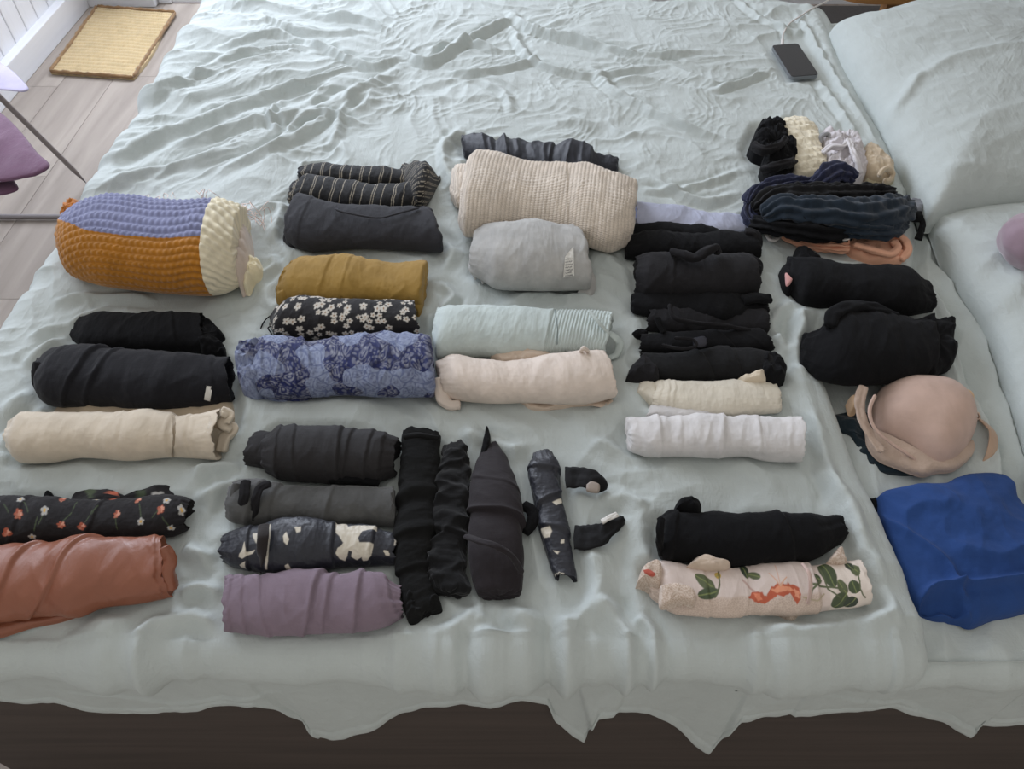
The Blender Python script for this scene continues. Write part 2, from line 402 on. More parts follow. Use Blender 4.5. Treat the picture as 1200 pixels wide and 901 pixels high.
# ================================================================= THE SETTING
WHITE = plain('white_paint', srgb(225, 226, 230), .5)
OAK = wood('pale_oak', srgb(138, 128, 119), srgb(170, 159, 149), (1, .09, 1), 16, .6)
floor = bpy.data.objects.new('floor', None); SC.collection.objects.link(floor); floor.location = (0, 1.6, -.02); floor['kind'] = 'structure'
GAP = plain('dark_joint', srgb(90, 76, 66), .8)
box('floor_base', (-1.9, 1.95, -1.0, 4.9, -.06, -.014), GAP, floor)
pw, pl, gp = .19, 1.25, .0016
plank_me = None
for i in range(21):
    x0 = -1.9 + i * pw; yy = -1.0 - (i * .47 % 1.0) * pl
    while yy < 4.9:
        y0, y1 = max(yy, -1.0), min(yy + pl, 4.9)
        if y1 - y0 > .05 and x0 < 1.94:
            V, F = box_vf(0, min(pw, 1.95 - x0) - gp, 0, y1 - y0 - gp, 0, .014)
            o = mesh_object('plank', V, F, OAK, (0, 0, 0), None, smooth=False)
            o.parent = floor; o.location = (x0 - floor.location.x, y0 - floor.location.y, -.014 - floor.location.z)
        yy += pl
# left wall: painted boards over a skirting
wl = bpy.data.objects.new('wall_left', None); SC.collection.objects.link(wl); wl.location = (-1.9, 2, 0); wl['kind'] = 'structure'
WY0, WY1, WZ0, WZ1 = 1.35, 2.85, 1.1, 2.3       # side window opening, above the frame
for b in ((-2.02, -1.9, -1.0, WY0, 0, 2.5), (-2.02, -1.9, WY1, 3.56, 0, 2.5), (-2.02, -1.9, WY0, WY1, 0, WZ0), (-2.02, -1.9, WY0, WY1, WZ1, 2.5)):
    box('wall_panel', b, WHITE, wl)
bw = .105; y = -1.0
bd = None
while y < 3.45:
    z1 = WZ0 - .05 if (y + bw > WY0 and y < WY1) else 2.5
    V, F = box_vf(0, .024, 0, bw - .005, .09, z1)
    o = mesh_object('board', V, F, WHITE, (0, 0, 0), None, smooth=False); o.parent = wl; o.location = (-1.9 - wl.location.x, y - wl.location.y, 0)
    md = o.modifiers.new('bevel', 'BEVEL'); md.width = .004; md.segments = 2
    y += bw
box('baseboard_left', (-1.9, -1.84, -1.0, 3.44, 0, .1), WHITE, None, .004, 'structure')
wf = bpy.data.objects.new('window_1', None); SC.collection.objects.link(wf); wf.location = (-1.9, 2.1, WZ0); wf['kind'] = 'structure'
for b in ((-2.0, -1.86, WY0 - .04, WY0 + .03, WZ0, WZ1), (-2.0, -1.86, WY1 - .03, WY1 + .04, WZ0, WZ1), (-2.0, -1.86, WY0, WY1, WZ1 - .03, WZ1 + .04), (-2.0, -1.82, WY0 - .06, WY1 + .06, WZ0 - .05, WZ0 + .01), (-1.97, -1.92, 2.08, 2.12, WZ0, WZ1)):
    box('window_frame', b, WHITE, wf, .004)
# far wall with the balcony door opening that lets the daylight in
DX0, DX1, DZ = -1.55, -.42, 2.25
wb = bpy.data.objects.new('wall_back', None); SC.collection.objects.link(wb); wb.location = (0, 3.5, 0); wb['kind'] = 'structure'
for b in ((-2.0, DX0, 3.47, 3.6, 0, 2.5), (DX1, 1.95, 3.47, 3.6, 0, 2.5), (DX0, DX1, 3.47, 3.6, DZ, 2.5)): box('wall_panel', b, WHITE, wb)
box('baseboard_back', (-1.84, DX0, 3.435, 3.47, 0, .12), WHITE, None, .004, 'structure')
dr = bpy.data.objects.new('door_1', None); SC.collection.objects.link(dr); dr.location = (-.98, 3.53, 0); dr['kind'] = 'structure'
for b in ((DX0 + .001, DX0 + .06, 3.472, 3.58, 0, DZ), (DX1 - .06, DX1, 3.48, 3.58, 0, DZ), (DX0 + .06, DX1 - .06, 3.48, 3.58, DZ - .06, DZ), (DX0 + .06, DX1 - .06, 3.48, 3.58, 0.0, .03), (-1.02, -.96, 3.5, 3.56, .03, DZ - .06)):
    box('door_frame', b, WHITE, dr, .004)
wr_ = box('wall_right', (1.95, 2.05, -1.0, 3.6, 0, 2.5), plain('warm_white_paint', srgb(205, 200, 192), .7), None, 0, 'structure')

# ================================================================= BED
FRONT = .345
bed = bpy.data.objects.new('bed', None); SC.collection.objects.link(bed); bed.location = (.28, 1.27, 0)
bed['label'] = 'double bed with dark brown base and off-white mattress under the pale green bedding'; bed['category'] = 'bed'
BASE = wood('dark_brown_base', srgb(62, 54, 50), srgb(76, 66, 61), (.05, .05, 1), 40, .75)
V, F = [], []
o = box('bed_base', (-.865, 1.36, FRONT + .022, 2.09, 0, .395), BASE, bed, .006)
o = box('mattress', (-.85, 1.36, FRONT + .045, 2.09, .397, .50), fabric('mattress_ticking', srgb(225, 214, 208)), bed, .025)
o = box('headboard', (1.37, 1.45, FRONT, 2.2, 0, 1.0), fabric('mauve_grey_upholstery', srgb(78, 70, 74)), bed, .02)

DUV = fabric('pale_sea_green_linen', srgb(188, 195, 193), crumple=.45, rough=.9, sheen=.08, bump=.35, scale=700, vary=.02)

def pw_(pts):            # pixel polyline -> world polyline on the bed top
    return [tuple(P(a, b)[:2]) for a, b in pts]
# duvet's right border, X as a function of Y
RB = pw_([(958, 6), (985, 70), (1012, 130), (1050, 200), (1068, 262), (1062, 305), (1018, 350), (975, 400), (955, 440), (985, 520), (1020, 600), (1052, 680), (1072, 735), (1078, 780)])
RBx = np.array([p[0] for p in RB])[::-1]; RBy = np.array([p[1] for p in RB])[::-1]
def rb(y): return np.interp(y, RBy, RBx)
LEFT, NEAR, FAR = -.868, .338, 2.205

# hand-placed folds: (pixel polyline, width m, height m)
FOLDS = [([(90, 175 + 40), (180, 165), (300, 118), (395, 90)], .020, .011),
 ([(150, 128), (215, 98), (300, 62), (380, 55)], .018, .010), ([(205, 178), (290, 150), (360, 140), (440, 95)], .018, .011),
 ([(250, 205), (330, 175), (400, 128), (470, 80)], .016, .010), ([(110, 225), (200, 200), (280, 178)], .016, .008),
 ([(330, 172), (350, 150), (380, 138), (430, 150)], .010, .008), ([(330, 165), (318, 140), (332, 118)], .009, .007),
 ([(470, 60), (500, 75), (530, 60), (600, 22)], .014, .012), ([(460, 45), (430, 30), (370, 20)], .012, .007), ([(475, 66), (440, 80), (405, 70), (350, 45)], .013, .009),
 ([(520, 85), (560, 88), (640, 70)], .012, .008), ([(500, 60), (545, 52), (590, 62)], .012, .009),
 ([(595, 12), (620, 35), (680, 50), (760, 70), (830, 62)], .014, .011), ([(600, 30), (612, 60), (640, 80), (700, 90), (790, 80)], .012, .008),
 ([(690, 75), (720, 110), (800, 150), (850, 168)], .014, .008), ([(830, 115), (870, 98), (900, 84)], .010, .008),
 ([(560, 95), (590, 110), (600, 135)], .012, .006), ([(420, 110), (400, 140), (390, 170), (350, 180)], .012, .006),
 ([(700, 60), (730, 70), (800, 78)], .009, .006), ([(300, 20), (360, 40), (440, 42)], .012, .006), ([(250, 60), (320, 42), (360, 50)], .012, .006),
 ([(0, 500), (30, 470), (90, 440), (40, 430)], .016, .007), ([(30, 400), (80, 385), (130, 352)], .014, .008), ([(25, 432), (70, 405), (100, 380)], .012, .007),
 ([(60, 360), (110, 345), (190, 350)], .012, .006), ([(215, 640), (240, 655), (262, 650)], .012, .008), ([(205, 700), (235, 690), (262, 700)], .012, .007),
 ([(150, 765), (190, 730), (230, 720), (262, 735)], .014, .009), ([(230, 600), (250, 580), (290, 560)], .014, .008), ([(225, 560), (255, 548), (285, 552)], .014, .007),
 ([(540, 500), (565, 520), (600, 530), (620, 522)], .016, .009), ([(690, 520), (720, 530), (760, 540)], .014, .006), ([(700, 590), (730, 585), (760, 600)], .014, .007),
 ([(660, 720), (665, 760), (645, 782)], .016, .012), ([(700, 700), (730, 740), (740, 765)], .014, .010), ([(745, 720), (760, 740), (765, 760)], .012, .008),
 ([(560, 720), (570, 745), (600, 760)], .014, .008), ([(540, 735), (570, 750), (640, 758)], .010, .006), ([(690, 640), (700, 690), (690, 740)], .022, .010),
 ([(545, 700), (550, 725), (520, 750)], .014, .008), ([(935, 365), (940, 400), (945, 450)], .018, .016), ([(930, 300 + 55), (905, 380), (925, 420)], .012, .006),
 ([(980, 560), (1010, 640), (1040, 690)], .022, .012), ([(950, 480), (970, 560), (985, 600)], .014, .008), ([(890, 745), (960, 740), (1010, 725)], .018, .010), ([(870, 745), (905, 770), (960, 755)], .014, .010),
 ([(1000, 735), (1040, 720), (1062, 740)], .02, .010), ([(760, 210), (820, 235), (870, 225)], .012, .006), ([(745, 225), (800, 222), (870, 200)], .01, .005),
 ([(900, 20), (935, 60), (980, 130), (1020, 190)], .010, .007), ([(930, 15), (965, 75), (1010, 145), (1045, 200)], .009, .008), ([(860, 0), (900, 30), (950, 45)], .010, .006),
 ([(510, 330), (530, 350), (505, 380)], .012, .007), ([(500, 270), (530, 300), (520, 320)], .014, .006), ([(290, 255), (330, 245), (320, 290)], .013, .007), ([(300, 330), (320, 315), (318, 300)], .013, .008),
 ([(700, 300), (735, 320), (740, 350)], .014, .006), ([(60, 480), (10, 520), (0, 560)], .014, .008), ([(545, 150), (520, 180), (535, 230)], .013, .007),
 ([(40, 790), (120, 740), (160, 730)], .02, .006), ([(300, 775), (330, 750), (350, 752), (380, 775)], .014, .009), ([(440, 790), (430, 760), (400, 750)], .014, .007), ([(600, 770), (620, 740), (600, 700)], .018, .008)]
FOOT = []          # footprints of what lies on the bedding (filled by the garments' tables)

def footmask(x, y):
    m = np.zeros_like(x)
    for poly in FOOT:
        q = np.array(poly); lo, hi = q.min(0) - .05, q.max(0) + .05
        s = (x > lo[0]) & (x < hi[0]) & (y > lo[1]) & (y < hi[1])
        if not s.any(): continue
        xs, ys = x[s], y[s]; d, _, _ = dpoly(xs, ys, list(q) + [q[0]]); ins = inside(xs, ys, q)
        v = np.where(ins, 1.0, 1 - sm(.0, .028, d)); m[s] = np.maximum(m[s], v)
    return m
def rot(x, y, deg):
    a = math.radians(deg); return x * math.cos(a) + y * math.sin(a), -x * math.sin(a) + y * math.cos(a)
def duvet_h(x, y):
    wx = x + .05 * fbm(x / .22, y / .22, 40, 2); wy = y + .05 * fbm(x / .22, y / .22, 44, 2)
    px = proj(np.stack([x, y, np.full_like(x, BED)], -1)); ix, iy = px[..., 0], px[..., 1]
    far = sm(330, 150, iy); left = sm(620, 350, ix); front = sm(640, 740, iy)
    h = .008 * fbm(x / .30, y / .30, 50, 2)
    pr = lambda k, s=.16: sm(-.15, .45, pn(x / s + k, y / s - k, 45))          # where a set of folds shows
    c0 = P(488, 62)[:2]; dx, dy = wx - c0[0], wy - c0[1]; rr = np.hypot(dx, dy); ph = np.arctan2(dy, dx)
    lf = far * (.25 + .75 * left)
    h += .017 * (ridge(ph * 2.8 + .3 * np.sin(rr * 9), rr / .60, 51, 1.35) - .35) * sm(.03, .30, rr) * (.10 + .90 * lf) * (.5 + .5 * pr(1))
    h += .008 * (ridge(ph * 5.5 + 4, rr / .45, 52, 1.4) - .35) * sm(.10, .34, rr) * (.08 + .92 * lf)
    u, v = rot(wx, wy, 32); h += .0075 * (ridge(u / .26 + 7, v / .045, 53, 1.6) - .3) * pr(3) * (.12 + .88 * lf)
    u, v = rot(wx, wy, -24); h += .0085 * (ridge(u / .30, v / .070, 54, 1.6) - .3) * pr(5) * sm(420, 640, ix) * (.25 + .75 * far)
    u, v = rot(wx, wy, 12); h += .0060 * (ridge(u / .22, v / .055, 48, 1.6) - .3) * pr(9) * (.25 + .75 * far)
    u, v = rot(wx, wy, 80); h += .0050 * (ridge(u / .22, v / .060, 55, 1.6) - .3) * pr(7, .2) * (.45 + .45 * front)
    h += .0013 * (ridge(wx / .06, wy / .045, 56, 4) - .2) * (.25 + .9 * far) * pr(11, .09) + .0005 * fbm(x / .02, y / .02, 57, 2)
    h += .008 * front * pn(wx / .08, y / .30, 58) + .005 * front * (ridge(wx / .12, y / .3, 59, 2) - .4)
    u, v = rot(wx, wy, 78); h += .0020 * (ridge(u / .09, v / .026, 46, 3) - .2) * pr(13, .12) * (.35 + .65 * far)
    u, v = rot(wx, wy, 40); h += .0016 * (ridge(u / .10, v / .024, 49, 3) - .2) * pr(17, .12) * (.35 + .65 * far)
    near = 1 - far
    h += near * 1.25 * (.0055 * pn(wx / .075, wy / .085, 41) + .0045 * (ridge(wx / .16 + .3 * wy / .1, wy / .15, 42, 1.5) - .35) + .003 * (ridge(wx / .08, wy / .10 + wx / .2, 43, 2) - .3))
    dl = x - LEFT; u, v = rot(wx, wy, 30); h += .008 * np.exp(-dl / .12) * (ridge(u / .35, v / .085, 60, 2.2) - .3)
    m = footmask(x, y)
    return h, m
def add_folds(x, y, h):
    for pts, w, a in FOLDS:
        q = pw_(pts); qa = resample(q, 24); lo, hi = qa.min(0) - 4 * w, qa.max(0) + 4 * w
        s = (x > lo[0]) & (x < hi[0]) & (y > lo[1]) & (y < hi[1])
        if not s.any(): continue
        d, sd, par = dpoly(x[s], y[s], qa)
        d = np.abs(d * np.where(sd == 0, 1, sd) + .004 * pn(x[s] / .03, y[s] / .03, 61))
        prof = (1 / (1 + (d / (w * .62)) ** 2.4)) - .45 * np.exp(-((d - w * 1.5) / (w * .6)) ** 2)
        h[s] += 1.35 * a * prof * np.clip(np.sin(math.pi * np.clip(par, .02, .98)) * 1.8, 0, 1)
    return h

def build_duvet():
    nx, ny = 720, 640
    RL, RF, RR = .05, .040, .030
    # arc parameters: s<0 hangs over the left side, past the right border curls under
    sx = np.r_[np.linspace(-.26, 0, 34, endpoint=False), np.linspace(0, 1, nx)]
    gy = np.r_[np.linspace(-.105, 0, 40, endpoint=False), np.linspace(0, 1, ny)]
    yy = np.where(gy < 0, gy, 0); YF = NEAR + RF; ybase = YF + np.clip(gy, 0, 1) * (FAR - YF)
    Yb = np.repeat(ybase[None, :], len(sx), 0)
    XR = rb(Yb); XL = LEFT + RL
    s = sx[:, None]; Xb = XL + np.clip(s, 0, 1) * (XR - RR * .4 - XL)
    cut = .045 * sm(.33, .40, Xb) + .05 * sm(.68, .82, Xb) + .004 * pn(Xb / .06, Xb * 0, 67)
    Yb = Yb - cut * np.clip((Yb - YF) / (FAR - YF), 0, 1) ** 3
    h, m = duvet_h(Xb, Yb); h = add_folds(Xb, Yb, h)
    h = h * (1 - m) - .002 * m + .003 * (1 - m)
    edge = sm(0, .05, (XR - Xb)); h = h * (.35 + .65 * edge) + .008 * np.exp(-((XR - Xb - .03) / .02) ** 2) * (1 - m)
    X, Y, Z = Xb.copy(), Yb.copy(), np.full_like(Xb, BED) + h
    # left hang
    over = np.clip(-s, 0, 1) + 0 * Xb; t = np.minimum(over / RL, math.pi / 2)
    lw = .006 * pn(Yb / .16, over / .3, 62) + .006 * (ridge(Yb / .09, over / .4 + Yb / .5, 63, 2) - .4)
    X = np.where(over > 0, XL - (RL + h * .35) * np.sin(t) - lw * sm(0, .06, over), X)
    Z = np.where(over > 0, BED - RL + (RL + h) * np.cos(t) - np.maximum(0, over - RL * math.pi / 2), Z)
    # front puff edge: rounds down and tucks back
    fo = np.clip(-gy, 0, 1)[None, :] + 0 * Xb; tf = fo / RF
    fr = RF + (h + .004 * pn(Xb / .06, fo / .1, 64)) * .8
    wav = .006 * pn(Xb / .16, Xb * 0 + 2, 65)
    Yf = YF - (fr + wav * np.minimum(tf, 1)) * np.sin(tf); Zf = (Z - h) - RF + fr * np.cos(tf) - wav * np.minimum(tf, 1) * .8
    mfr = (fo > 0)
    Y = np.where(mfr, Yf, Y); Z = np.where(mfr, Zf, Z)
    # right border and far border drop
    V = np.stack([X, Y, Z], -1)
    last = V[-1]; add = []
    for k in range(1, 7):
        a = k / 6 * math.pi * .75; q = last.copy(); q[:, 0] += RR * math.sin(a); tt = np.clip(np.clip(-gy, 0, 1) / RF, 0, 1.57); q[:, 2] -= RR * (1 - math.cos(a)) * np.cos(tt); q[:, 1] += RR * (1 - math.cos(a)) * np.sin(tt); add.append(q)
    V = np.concatenate([V, np.array(add)], 0)
    lastf = V[:, -1]; add = []
    for k in range(1, 9):
        a = min(k / 4, 1) * math.pi / 2; q = lastf.copy(); q[:, 1] += .04 * math.sin(a); q[:, 2] -= .04 * (1 - math.cos(a)) + max(0, k - 4) * .05; add.append(q)
    V = np.concatenate([V, np.array(add).transpose(1, 0, 2)], 1)
    n, mm = V.shape[:2]
    d = Thing('duvet', 'crumpled pale sea-green duvet spread over the bed under all the rolled clothes', 'duvet')
    F = grid_faces(n, mm)
    d.parts.append(dict(part='duvet', V=V.reshape(-1, 3), F=F, mat=DUV, col=None, smooth=True, label=None, sub=None)); d.done()

SHZ = BED - .034
SL = [([(1062, 285), (1085, 320), (1112, 350), (1118, 362), (1124, 400), (1140, 450), (1172, 510), (1185, 560)], .020), ([(1108, 303), (1135, 345), (1160, 385), (1175, 430), (1195, 490), (1215, 540)], .020), ([(1090, 330), (1100, 360), (1112, 400), (1130, 450)], .008),
      ([(975, 26), (1005, 85), (1040, 150), (1075, 215), (1092, 262)], .008), ([(1085, 225), (1100, 290), (1125, 330)], .006), ([(1070, 600), (1085, 700), (1080, 800)], .004)]
def build_sheet():
    RF = .032; x = np.linspace(.28, 1.365, 440); s = np.r_[np.linspace(-.068, 0, 24, endpoint=False), np.linspace(0, 1, 480)]
    YF = NEAR + .003 + RF; y = YF + np.clip(s, 0, 1) * (2.115 - YF); X, Y = np.meshgrid(x, y, indexing='ij'); S = np.meshgrid(x, s, indexing='ij')[1]
    h = .004 * fbm(X / .2, Y / .2, 70, 2); u, v = rot(X, Y, 65)
    h += .007 * (ridge(u / .25, v / .06, 71, 1.6) - .3) + .004 * pn(X / .08, Y / .09, 73) + .0012 * (ridge(X / .04, Y / .05, 72, 3) - .3)
    m = footmask(X, Y)
    h *= (1 - m)
    for pts, a in SL:
        q = np.array(pw_(pts))[::-1]; cx = np.interp(Y, q[:, 1], q[:, 0]); inr = sm(q[0, 1] - .04, q[0, 1] + .02, Y) * sm(q[-1, 1] + .04, q[-1, 1] - .02, Y)
        d = X - cx + .004 * pn(Y / .05, X / .05, 74)
        h += inr * a * (np.exp(-np.maximum(-d, 0) / .05) * (1 - sm(-.003, .003, d)) - .25 * np.exp(-np.abs(d - .006) / .006)) * (1 - .6 * m)
    fo = np.clip(-S, 0, 1); t = fo / RF; fr = RF + h * .6 + .003 * pn(X / .07, fo / .1, 66)
    Z = np.where(fo > 0, SHZ - RF + fr * np.cos(t), SHZ + h); Y = np.where(fo > 0, YF - fr * np.sin(t), Y)
    V = np.stack([X, Y, Z], -1)
    t = Thing('bed_sheet', 'flat pale green sheet at the pillow end, with folded edges running past the bra', 'sheet')
    t.parts.append(dict(part='bed_sheet', V=V.reshape(-1, 3), F=grid_faces(*X.shape), mat=DUV, col=None, smooth=True, label=None, sub=None)); t.done()

HEM = [(-60, 812), (0, 816), (45, 822), (65, 820), (100, 826), (150, 835), (200, 830), (240, 824), (300, 818), (330, 828), (355, 842), (368, 856), (388, 857), (405, 853), (440, 845), (470, 832), (500, 822), (545, 821), (575, 824), (610, 820), (642, 822), (650, 842), (670, 853), (684, 858), (690, 842), (700, 828), (725, 826), (760, 832), (790, 848), (812, 864), (828, 868), (845, 850), (866, 832), (920, 832), (980, 828), (1040, 826), (1080, 832), (1115, 848), (1134, 853), (1146, 842), (1200, 840), (1280, 842)]
def build_hang():
    xs = np.linspace(-60, 1278, 620); hem = np.interp(xs, [p[0] for p in HEM], [p[1] for p in HEM]) + 1.2 * pn(xs / 40, xs * 0, 80)
    ybase = NEAR + .024
    HF = [([(284, 770), (300, 800), (366, 850)], .006, 1), ([(668, 770), (676, 800), (692, 850)], .012, -1), ([(900, 760), (870, 810), (832, 868)], .009, -1), ([(960, 760), (948, 800), (925, 832)], .006, -1), ([(120, 812), (200, 820), (300, 808)], .004, 1), ([(560, 800), (620, 806), (660, 800)], .004, 1), ([(740, 800), (720, 830)], .005, 1), ([(1000, 812), (1060, 818), (1120, 840)], .005, 1)]
    rows = []
    n = 70
    tip = np.clip((hem - 822) / 45, 0, 1)
    for k in range(n):
        t = k / (n - 1)
        r = np.array([PY(a, b, ybase) for a, b in zip(xs, hem)])
        ztop = .520; z = ztop + (r[:, 2] - ztop) * t
        x = r[:, 0]
        fold = .006 * pn(x / .11 + .8 * t, t * .8 + x * 0, 81) + .004 * pn(x / .045, t * .6 + x * 0, 82) + .010 * np.sin(t * math.pi / 2) * tip * np.sin(x / .03)
        fold = fold - .0016 * sm(.915, .925, t) + .0012 * math.exp(-((t - .90) / .012) ** 2) + .0012 * pn(x / .02, t * 6 + x * 0, 83)
        for pts, a, sg in HF:
            q = [tuple(PY(a_, b_, ybase)[[0, 2]]) for a_, b_ in pts]; dd, sd_, _ = dpoly(x, z, q); dd = dd * sd_ * sg
            fold = fold - a * np.where(dd > 0, np.exp(-dd / .035), 0) * sm(-.001, .006, dd)
        rows.append(np.stack([x, ybase - .002 - .010 * t * tip + fold * (.3 + .7 * t), z], -1))
    V = np.array(rows)
    # small turned hem thickness
    lastr = V[-1].copy(); lastr[:, 1] += .004; lastr2 = V[-4].copy(); lastr2[:, 1] += .004
    V = np.concatenate([V, [lastr, lastr2]], 0)
    V = V[:, ::-1]
    t = Thing('hanging_sheet', 'pale green sheet edge hanging in uneven points over the front of the dark bed base', 'sheet')
    t.parts.append(dict(part='hanging_sheet', V=V.reshape(-1, 3), F=grid_faces(V.shape[0], V.shape[1]), mat=DUV, col=None, smooth=True, label=None, sub=None)); t.done()

def pillow(name, label, outline, H, base, sd, folds):
    g_V, g_F = pad_geo(outline, H, base=base, R=90, M=420, p=.62, amp=.0035, sc=.16, sd=sd, zf=.42, edge=.75, skew=(.8, 2.0),
        disp=lambda x, y, px: sum(a * np.exp(-(dpoly(x, y, resample([tuple(P(u, v, base + H * .7)[:2]) for u, v in pts], 16))[0] / w) ** 1.5) for pts, w, a in folds) + .0012 * ridge(x / .04, y / .03, sd + 7, 3))
    t = Thing(name, label, 'pillow'); t.add('pillow', g_V, g_F, DUV); t.done()
# ================================================================= GARMENTS
def cm(rgb, name, **k): return fabric(name, srgb(*rgb), **k)
BLACK = cm((17, 17, 19), 'black_jersey', rough=.95, sheen=.03, vary=.12, spec=.15, crumple=.3)
BLACK2 = cm((31, 30, 32), 'worn_black_cotton', rough=.95, sheen=.04, vary=.15, spec=.15, crumple=.3)
BLACKS = cm((20, 20, 22), 'smooth_black_knit', rough=.75, sheen=.04, vary=.08, spec=.2)
PRINT = fabric('printed_cloth', attr=True, rough=.85, sheen=.08, vary=.03)
SATIN = fabric('printed_satin', attr=True, rough=.48, sheen=.05, vary=.03, spec=.5)
KNITM = fabric('wool_knit', attr=True, rough=.95, sheen=.25, vary=.10, bump=.5, scale=500, kind='noise')
TAG = plain('white_satin_tag', srgb(215, 212, 206), .6)
TAILS = []

def roll(name, label, cat, top, bot, mat, group=None, color=None, extra=None, base=BED - .004, foot=True, keep=False, **kw):
    FOOT.append([tuple(P(a, b, base + .03)[:2]) for a, b in top] + [tuple(P(a, b, base)[:2]) for a, b in bot][::-1]) if foot else None
    def make():
        g = roll_geo(top, bot, base=base, **kw)
        col = color(g) if color else None
        t = Thing(name, label, cat, group)
        t.add('roll', g['V'], g['F'], mat, col)
        if extra: extra(t, g)
        t.done()
    TODO.append(make)
def lump(name, label, cat, outline, H, mat, group=None, color=None, extra=None, base=BED - .004, foot=True, **kw):
    FOOT.append([tuple(P(a, b, base + .01)[:2]) for a, b in outline]) if foot else None
    def make():
        V, F = pad_geo(outline, H, base=base, **kw)
        t = Thing(name, label, cat, group); t.add('body', V, F, mat, color(V) if color else None)
        if extra: extra(t)
        t.done()
    TODO.append(make)
TODO = []
def strip(t, part, pts, w, h, mat, z=BED, label=None, sub=None, col=None, **kw):
    V, F = sweep_geo(pts, w, h, z=z, **kw); t.add(part, V, F, mat, col, label=label, sub=sub)
def flat(t, part, outline, H, mat, base=BED - .002, label=None, col=None, **kw):
    kw.setdefault('R', 20); kw.setdefault('M', 96); kw.setdefault('p', .6); kw.setdefault('amp', .004); kw.setdefault('sc', .03); kw.setdefault('zf', .5)
    V, F = pad_geo(outline, H, base=base, **kw); t.add(part, V, F, mat, col(V) if callable(col) else col, label=label)
def C_(*rgb): return srgb(*rgb)
def fill(n, rgb): return np.tile(srgb(*rgb), (n, 1))
def mixc(c, m, rgb):
    m = np.clip(m, 0, 1)[:, None]; return c * (1 - m) + srgb(*rgb) * m

# ---------------- knitted blanket
def blanket_disp(U, Vv, S, TH, L):
    lam = .0135; row = np.abs(np.sin(math.pi * (Vv + .004 * np.sin(U / .09)) / lam)); r = (Vv / lam).astype(int)
    st = .5 + .5 * np.sin(2 * math.pi * U / .0108 + (r % 2) * math.pi)
    wht = S > .87
    lw = .0155; r2 = (Vv / lw).astype(int); roww = np.abs(np.sin(math.pi * Vv / lw)); stw = .5 + .5 * np.sin(2 * math.pi * U / .014 + (r2 % 2) * math.pi)
    return np.where(wht, .0040 * roww * (.45 + .55 * stw) + .002, .0040 * row * (.5 + .5 * st))
def blanket_col(g):
    S, TH = g['S'], g['TH']; f = (1 - np.cos(np.clip(TH, 0, math.pi))) / 2
    px = g['px']; bound = .52 + .22 * np.clip(S / .35, 0, 1) - .04 * np.clip((S - .5) / .3, 0, 1)
    c = fill(len(S), (176, 116, 34)); c = mixc(c, ((f < bound) & (TH < 2)) * 1.0, (126, 130, 164))
    c = mixc(c, ((TH > 4.2)) * 1.0, (126, 130, 164)); c = mixc(c, (S > .87) * 1.0, (228, 218, 190))
    c = c * (.85 + .15 * np.sin(math.pi * g['W'] / .0135)[:, None] ** 2)
    return c
def blanket_extra(t, g):
    flat(t, 'corner_lump', [(74, 262), (78, 248), (84, 241), (95, 239), (96, 250), (88, 268), (76, 275)], .05, KNITM, col=lambda V: fill(len(V), (178, 108, 34)), amp=.005, sc=.012)
    flat(t, 'white_border_curl', [(282, 335), (286, 318), (294, 304), (304, 305), (308, 315), (305, 322), (296, 327), (290, 338)], .035, KNITM, col=lambda V: fill(len(V), (232, 222, 190)), amp=.004, sc=.012)
    flat(t, 'border_end', [(280, 246), (286, 248), (290, 262), (293, 285), (291, 308), (285, 325), (278, 330), (276, 280)], .07, KNITM, col=lambda V: fill(len(V), (205, 190, 178)), amp=.004, sc=.012)
    rnd = random.Random(4)
    for (x, y, n, sp) in ((185, 233, 7, 20), (242, 228, 5, 10), (296, 245, 9, 12), (292, 250, 5, 8)):
        for k in range(n):
            a = x + rnd.uniform(-sp, sp); b = y + rnd.uniform(-3, 6)
            pts = [P(a, b, BED + .055), P(a + rnd.uniform(-6, 8), b - rnd.uniform(2, 7), BED + .045), P(a + rnd.uniform(-8, 14), b + rnd.uniform(-6, 14), BED + .012), P(a + rnd.uniform(-4, 16), b + rnd.uniform(0, 20), BED + .01)]
            V, F = wire_geo(pts, .0007, n=14, m=5); t.add('yarn_end', V, F, cm((225, 205, 195), 'pale_yarn'))
roll('knitted_blanket', 'thick knitted blanket in purple, mustard and cream blocks rolled up at the left bed edge', 'blanket',
     [(84, 247), (100, 236), (130, 231), (180, 236), (215, 238), (250, 235), (284, 246)], [(80, 305), (92, 322), (125, 333), (180, 340), (235, 344), (262, 342), (284, 332)],
     KNITM, color=blanket_col, extra=blanket_extra, k=.62, nu=300, nv=300, disp=blanket_disp, amp=.8, fine=0, endA='round', endB='flat', bulge=.012, sd=1, exp=.85)

